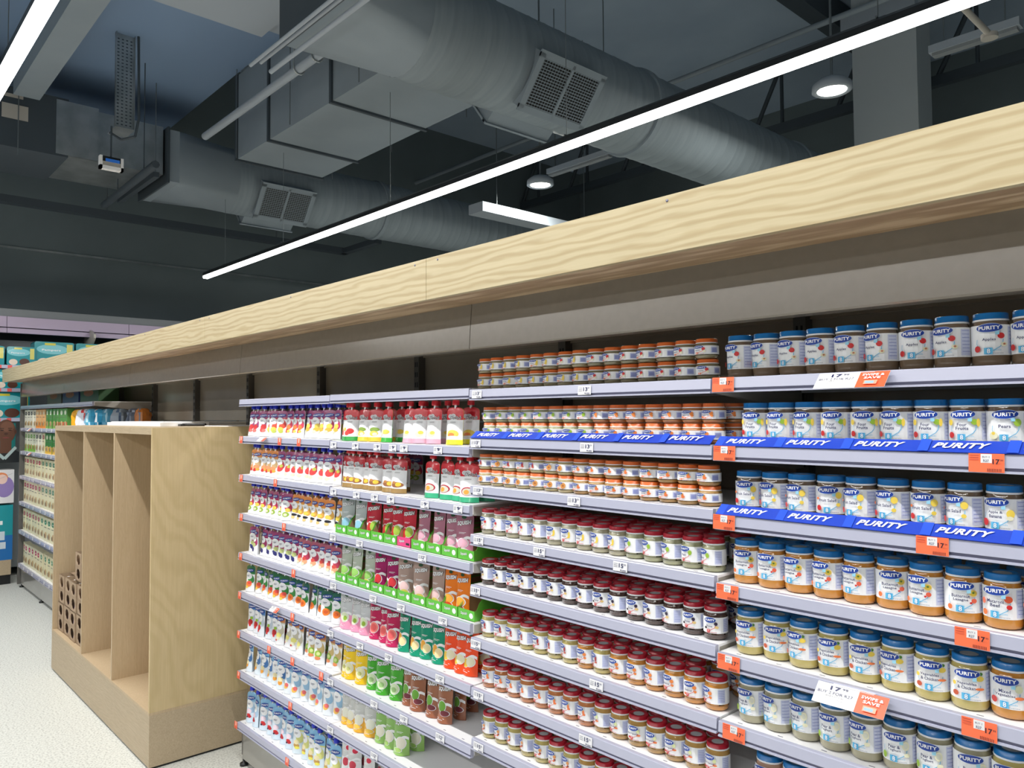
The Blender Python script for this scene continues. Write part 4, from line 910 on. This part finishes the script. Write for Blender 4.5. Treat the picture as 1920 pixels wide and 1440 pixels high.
lamp(-0.97,-7.9,3.2,'bright linear pendant lamp over the near aisle, upper left',[-7.2,-5.2,-3.0,-1.2,0.9,2.8],LAMP_W/2.6)
lamp(1.63,-7.58,3.2,'long bright linear pendant lamp above and behind the oak cornice',[-7.03,-5.66,-3.86,-2.01,-0.24,1.6],LAMP_W/2.6*0.8)
lamp(-3.57,-7.6,3.2,'added unseen linear fill lamp over the aisle behind the camera',[-6,-3,0,2.5],LAMP_W/2.6*0.8)  # assumed lamp out of view, added as fill light
lamp(-6.2,-7.6,3.2,'added unseen linear fill lamp over the furthest aisle behind the camera',[-6,-3,0,2.5],LAMP_W/2.6*0.8)  # another out-of-view lamp added for fill
# ---------------------------------------------------------------- ceiling services
def frame(mb,x,y0,y1,z0,z1,t=0.03,o=0.02):
    mb.box(x-t/2,x+t/2,y0-o,y1+o,z0-o,z0); mb.box(x-t/2,x+t/2,y0-o,y0,z0,z1); mb.box(x-t/2,x+t/2,y1,y1+o,z0,z1); return mb
rd=empty('rectangular_duct',(-4.5,1.8,4.2),label='grey rectangular air duct with flanged joints hanging under the ceiling',cat='duct')
def cb(root,mb,n,m): 
    l=root.location; return mb.build(n,m,root,loc=(-l.x,-l.y,-l.z))
segs=[-6.12,-5.42,-4.30,-3.50]
for a_,b_ in zip(segs,segs[1:]): cb(rd,MB().box(a_+0.004,b_-0.004,1.38,2.27,4.20,5.02),'duct_section',M['duct'])
for x in segs[:-1]: cb(rd,frame(MB(),x,1.38,2.27,4.20,5.02),'flange',M['steel'])
for x in (-6.0,-4.9,-3.8):
    for yy in (1.32,2.33): cb(rd,MB().tube((x,yy,4.17),(x,yy,HC),0.004,6),'drop_rod',M['wire'])
def round_duct(label, X, Z, Rr, y0, y1, y2, wrect, hrect, gy, rings):
    root=empty('round_duct',(X,y0,Z),label=label,cat='duct')
    # square-to-round transition
    n=32; vs=[]
    for t,yy in ((0,y0),(0,y0+0.10),(1,y1)):
        for k in range(n):
            a=2*math.pi*k/n; c,s_=math.cos(a),math.sin(a); m_=max(abs(c),abs(s_))
            rx,rz=c/m_*wrect/2,s_/m_*hrect/2
            vs.append((X+rx*(1-t)+Rr*c*t,yy,Z+rz*(1-t)+Rr*s_*t))
    mb=MB()
    for j in range(2): mb.add(vs[j*n:(j+2)*n],[(k,k+n,(k+1)%n+n,(k+1)%n) for k in range(n)],smooth=(j==1))
    mb.add(vs[:n],[tuple(range(n))]); cb(root,mb,'transition',M['duct'])
    prof=[]; yy=y1
    while yy<y2: prof+= [(Rr,yy),(Rr,yy+0.13),(Rr*1.006,yy+0.14),(Rr*1.006,yy+0.15)]; yy+=0.16
    cb(root,MB().lathe(prof,40,c=(X,0,Z),axis=1),'duct_tube',M['ductr'])
    for ry in rings: cb(root,MB().lathe([(Rr,ry),(Rr+0.02,ry),(Rr+0.02,ry+0.05),(Rr,ry+0.05)],40,c=(X,0,Z),axis=1,smooth=False),'joint_band',M['duct'])
    cb(root,MB().box(X-wrect/2-0.02,X+wrect/2+0.02,y0-0.02,y0,Z-hrect/2-0.02,Z+hrect/2+0.02),'end_flange',M['steel'])
    for sgn in (1,-1):
        for (ga,gb_) in gy:
            th=R(38); nx,nz=sgn*math.cos(th),-math.sin(th); tx,tz=math.sin(th)*sgn,math.cos(th)
            def W3(u,v,d): # u along y, v tangential, d outwards
                return (X+nx*(Rr*0.93+d)+tx*v, u, Z+nz*(Rr*0.93+d)+tz*v)
            mb=MB(); hw=0.20
            def bx(u0,u1,v0,v1,d0,d1,m=0):
                vs=[W3(a,b,c) for c in (d0,d1) for b in (v0,v1) for a in (u0,u1)]
                mb.add(vs,[(0,2,3,1),(4,5,7,6),(0,1,5,4),(2,6,7,3),(0,4,6,2),(1,3,7,5)],m=m)
            bx(ga,gb_,-hw,hw,-0.12,0.06)
            cb(root,mb,'grille_collar',M['duct']); mb=MB()
            bx(ga-0.02,gb_+0.02,hw-0.03,hw+0.02,0.055,0.07); bx(ga-0.02,gb_+0.02,-hw-0.02,-hw+0.03,0.055,0.07)
            bx(ga-0.02,ga+0.03,-hw,hw,0.055,0.07); bx(gb_-0.03,gb_+0.02,-hw,hw,0.055,0.07); md=(ga+gb_)/2; bx(md-0.012,md+0.012,-hw,hw,0.055,0.07)
            bx(ga+0.02,gb_-0.02,-hw+0.02,hw-0.02,0.0602,0.0606,1)
            for q in range(17):
                v=-hw+0.035+q*(2*hw-0.07)/16; bx(ga+0.03,gb_-0.03,v-0.003,v+0.003,0.061,0.068)
            for q in range(22):
                uu=ga+0.04+q*(gb_-ga-0.08)/21; bx(uu-0.0015,uu+0.0015,-hw+0.03,hw-0.03,0.061,0.064)
            cb(root,mb,'air_grille',[M['duct'],M['black']])
    return root
round_duct('large near round air duct with square grille crossing the ceiling',-3.12,4.33,0.355,0.60,1.25,9.2,0.80,0.44,[(2.12,2.76)],[3.55,6.2])
round_duct('further round air duct with square grille at upper left',-7.27,4.33,0.35,0.98,1.75,9.2,0.90,0.52,[(1.98,2.58)],[3.6,6.2])
ah=empty('air_handler',(-7.3,0,4.1),label='dark steel air handling box with paper labels feeding the further round duct',cat='air handler')
cb(ah,MB().box(-7.75,-6.86,-2.4,0.10,4.12,4.66),'casing',M['steel']); cb(ah,MB().box(-7.72,-6.88,0.10,0.94,4.14,4.62),'galvanised_casing',M['galv'])
cb(ah,MB().box(-6.865,-6.855,0.0,0.35,4.14,4.64),'access_panel',M['galv'])
cb(ah,MB().box(-6.857,-6.852,-0.42,-0.22,4.37,4.50),'paper_label',M['bracket']); cb(ah,MB().box(-6.857,-6.852,-0.41,-0.26,4.56,4.59),'paper_label',M['bracket'])
for x in (-7.78,-6.82):
    for yy in (-1.8,-0.3,0.85): cb(ah,MB().tube((x,yy,4.05),(x,yy,DK),0.005,6),'drop_rod',M['wire'])
cb(ah,MB().box(-7.9,-6.7,0.80,0.85,4.05,4.10),'support_channel',M['steel'])
# pale bulkhead and pipes
tag(MB().box(-4.70,-3.3,-6,0.98,4.73,5.4).box(-4.70,-3.3,0.98,1.15,4.80,5.4).build('ceiling_bulkhead',M['beam']),'pale rectangular bulkhead under the ceiling at top left of centre','bulkhead')
pr=at(390,245,1,1.1); 
wp=empty('water_pipe',(-4,1.1,4.36),label='pale grey pipe on bright hangers running beside the rectangular duct',cat='pipe')
cb(wp,MB().tube((-6.2,1.1,4.375),(-3.62,1.1,4.375),0.034,12),'pipe',M['beam'])
for x in (-4.30,-4.02):
    mb=MB(); pts=[Vector((x,1.1+0.045*math.sin(R(q)),4.375-0.045*math.cos(R(q)))) for q in range(-100,101,25)]; mb.path(pts,0.007,6); mb.tube((x,1.055,4.38),(x,1.055,HC),0.004,6)
    cb(wp,mb,'pipe_hanger',M['galv'])
for i,(yy,zz) in enumerate(((0.62,4.02),(0.55,4.06),(0.48,4.02))):
    o=MB().tube((-3.75,yy,zz),(0.5,yy,zz),0.012+0.004*(i==0),10).build('conduit',M['beam'])
    tag(o,'thin grey conduit crossing under the large round duct, %s of three'%['nearest the duct','middle','outermost'][i],'conduit',group='thin conduits')
p=at(110,80,2,4.6); tag(MB().box(-6.75,2.5,p.y-0.10,p.y+0.10,4.55,4.75).build('duct_trunking',M['duct']),'long grey trunking running under the ceiling beside the near lamp','trunking')
# perforated tray drop with occupancy sensor
p0=at(214,236,0,-6.0); p1=at(250,236,0,-6.0)
ct_=empty('cable_tray',(-6.0,p0.y,p0.z),label='galvanised perforated cable tray dropping vertically from the ceiling',cat='cable tray')
mb=MB().box(-6.0,-5.996,p0.y,p1.y,p0.z,DK).box(-6.0,-5.96,p0.y,p0.y+0.004,p0.z,DK).box(-6.0,-5.96,p1.y-0.004,p1.y,p0.z,DK)
for q in range(26):
    for s_ in range(4):
        yy=p0.y+0.025+s_*(p1.y-p0.y-0.05)/3; zz=p0.z+0.02+q*(DK-p0.z-0.04)/26; mb.box(-5.9962,-5.9955,yy-0.008,yy+0.008,zz,zz+0.010,m=1)
cb(ct_,mb,'tray_riser',[M['galv'],M['steel']])
mb=MB().box(-6.2,-5.96,p0.y,p1.y,p0.z-0.012,p0.z-0.008); cb(ct_,mb,'tray_elbow',M['galv'])
cb(ct_,MB().path([(-5.95,p1.y+0.02,DK),(-5.95,p1.y+0.03,p0.z+0.1),(-5.98,p1.y+0.01,p0.z-0.06),(-6.05,p1.y-0.08,p0.z-0.09),(-6.1,p1.y-0.16,p0.z-0.03)],0.011,8),'cable',M['steel'])
q0=at(187,290,0,-6.0); q1=at(231,323,0,-6.0)
sn=empty('sensor_box',(-6.0,q0.y,q1.z),label='small white-framed box with bright blue lens hanging under the cable tray',cat='sensor')
mb=MB(); y0,y1,z0,z1=q0.y,q1.y,q1.z,q0.z
mb.box(-6.04,-5.99,y0,y0+0.02,z0,z1).box(-6.04,-5.99,y1-0.02,y1,z0,z1).box(-6.04,-5.99,y0,y1,z0,z0+0.03); cb(sn,mb,'frame',M['white'])
cb(sn,MB().box(-6.03,-6.0,y0+0.02,y1-0.02,z0+0.03,z1),'housing',M['black']); cb(sn,MB().box(-6.0,-5.992,y0+0.045,y1-0.03,z0+0.065,z1-0.02),'lens',M['glass'])
cb(sn,MB().box(-6.0,-5.995,y0+0.02,y1-0.02,z0+0.03,z0+0.065),'front_plate',M['bracket']); cb(sn,MB().tube((-6.02,(y0+y1)/2,z1),(-6.02,(y0+y1)/2,p0.z),0.008,8),'stem',M['steel'])
# dark tray along far wall, strut
zb_=at(0,372,0,-8.5).z
tb=empty('cable_ladder',(-8.5,0,zb_),label='dark cable ladder crossing the far ceiling above the wall line',cat='cable ladder')
cb(tb,MB().box(-8.56,-8.44,-4,3.95,zb_-0.04,zb_+0.04),'ladder_rail',M['steel']); cb(tb,MB().box(-8.5,-7.6,3.85,3.95,zb_-0.04,zb_+0.03),'ladder_branch',M['steel'])
for yy in (-1.2,0.85,2.9): cb(tb,MB().tube((-8.5,yy,zb_),(-8.5,yy,DK if yy<1.36 else HC),0.008,6),'drop_rod',M['wire'])
a0=at(195,385,2,3.98); a1=at(292,308,2,3.98); a2=a0.lerp(a1,0.3); a3=a0.lerp(a1,0.8)
tag(MB().tube(a0,a1,0.035,8).tube(a2,(a2.x,a2.y,DK),0.005,6).tube(a3,(a3.x,a3.y,DK),0.005,6).build('support_strut',M['steel']),'dark round strut under the air handling box at left','strut')
# rear column, trusses, high-bay lamps
col_=empty('column',(-2.32,7.15,0),label='grey square column rising behind the oak cornice at right',cat='column')
cb(col_,MB().box(-2.66,-1.98,7.0,7.4,0,HC),'shaft',mat('column_paint',lin(176,184,188),0.7)); cb(col_,MB().box(-2.74,-1.95,6.9,7.0,6.02,6.2),'crosshead',M['beam'])
def truss(y,zl_,zu,label,xa=-9.4,xb=4):
    t=empty('roof_truss',(0,y,zl_),label=label,cat='truss')
    cb(t,MB().box(xa,xb,y-0.05,y+0.05,zl_-0.06,zl_+0.06),'lower_chord',M['steel']); cb(t,MB().box(xa,xb,y-0.05,y+0.05,zu-0.06,zu+0.06),'upper_chord',M['steel'])
    x=xa
    while x<xb-0.1: cb(t,MB().tube((x,y,zl_),(x+0.45,y,zu),0.03,6),'diagonal_brace',M['steel']); cb(t,MB().tube((x+0.45,y,zu),(x+0.45,y,zl_),0.025,6),'vertical_brace',M['steel']); x+=1.2
truss(8.2,at(1604,199,1,8.2).z,HC-0.08,'dark lattice roof truss far behind the oak cornice')
pp=at(1300,139,2,5.6); tag(MB().tube((-9.4,pp.y,5.6),(4,pp.y,5.6),0.03,8).build('overhead_pipe',M['duct']),'thin grey pipe under the roof above the right end of the lamp','pipe')
for x_ in (-6.5,-3.0,0.5): tag(MB().box(x_-0.1,x_+0.1,-8.8,9.8,6.25,6.58).build('roof_beam',M['steel']),'dark roof beam under the ceiling, %s of three'%{-6.5:'leftmost',-3.0:'middle',0.5:'rightmost'}[x_],'beam',group='roof beams')
def batten(xa,xb,y,z,label):
    t=empty('batten_lamp',((xa+xb)/2,y,z),label=label,cat='lamp')
    cb(t,MB().box(xa,xb,y-0.05,y+0.05,z,z+0.06),'batten_body',M['beam']); cb(t,MB().box(xa+0.02,xb-0.02,y-0.035,y+0.035,z-0.025,z),'batten_cover',M['greyw'])
    for xx in (xa+0.1,xb-0.1): cb(t,MB().tube((xx,y,z+0.06),(xx,y,HC-0.002),0.006,6),'drop_rod',M['wire'])
a0=at(1030,328,1,4.9); batten(a0.x,at(1147,288,1,4.9).x,4.9,a0.z,'unlit grey batten lamp left of the round ceiling lamp')
a0=at(1745,104,1,4.9); batten(a0.x,at(1915,52,1,4.9).x,4.9,a0.z,'unlit grey batten lamp right of the grey column')
def highbay(px,py,z,label):
    c=at(px,py,2,z); t=empty('high_bay_lamp',c,label=label,cat='lamp')
    MB().lathe([(0,0.10),(0.10,0.09),(0.15,0.05),(0.155,0.0),(0.135,-0.012),(0.11,0.002)],28).build('lamp_dome',M['beam'],t)
    MB().lathe([(0.118,0.001),(0.09,-0.004),(0,-0.006)],28).build('lamp_lens',M['dome'],t)
    MB().tube((0,0,0.1),(0,0,HC-z),0.01,8).build('stem',M['wire'],t)
    l=bpy.data.lights.new('high_bay_light','AREA'); l.shape='DISK'; l.size=0.2; l.energy=65; l.color=(1,0.97,0.88); o=bpy.data.objects.new('high_bay_light',l); COL.objects.link(o); o.parent=t; o.location=(0,0,-0.03)
highbay(1560,170,4.33,'round high-bay lamp glowing left of the grey column')
highbay(1013,347,4.33,'round high-bay lamp glowing left of the larger round duct end')
# silver duct piece lit by the high-bay lamp
a0=at(900,376,2,3.95); 
sd=empty('silver_duct',(a0.x,5,3.95),label='pale foil-wrapped duct lit from above, seen above the oak cornice',cat='duct')
b0=at(905,385,0,-5.5); cb(sd,MB().box(-5.75,-5.5,b0.y,b0.y+2.2,b0.z-0.06,b0.z+0.05),'duct_section',M['beam'])
for yy in (0.3,1.8): cb(sd,MB().tube((-5.6,b0.y+yy,b0.z+0.05),(-5.6,b0.y+yy,HC-0.002),0.005,6),'drop_rod',M['wire'])
# sprinkler arm
b0=at(1855,64,2,4.2); b1=Vector((b0.x,b0.y-0.9,4.2))
spk=empty('sprinkler_arm',b0,label='white pipe stub with flat round end beneath the ceiling at upper right',cat='pipe')
cb(spk,MB().tube(b1,b0,0.02,10),'pipe',M['bracket']); cb(spk,MB().tube(b0,Vector((b0.x,b0.y,4.2-0.03)),0.05,16),'end_plate',M['bracket']); cb(spk,MB().tube(b1,Vector((b1.x,b1.y,HC)),0.02,10),'riser',M['bracket'])
# remove prototypes parked below the floor
for o in [o for o in COL.objects if o.parent is None and o.location.z<-40]:
    for ch in list(o.children): bpy.data.objects.remove(ch)
    bpy.data.objects.remove(o)
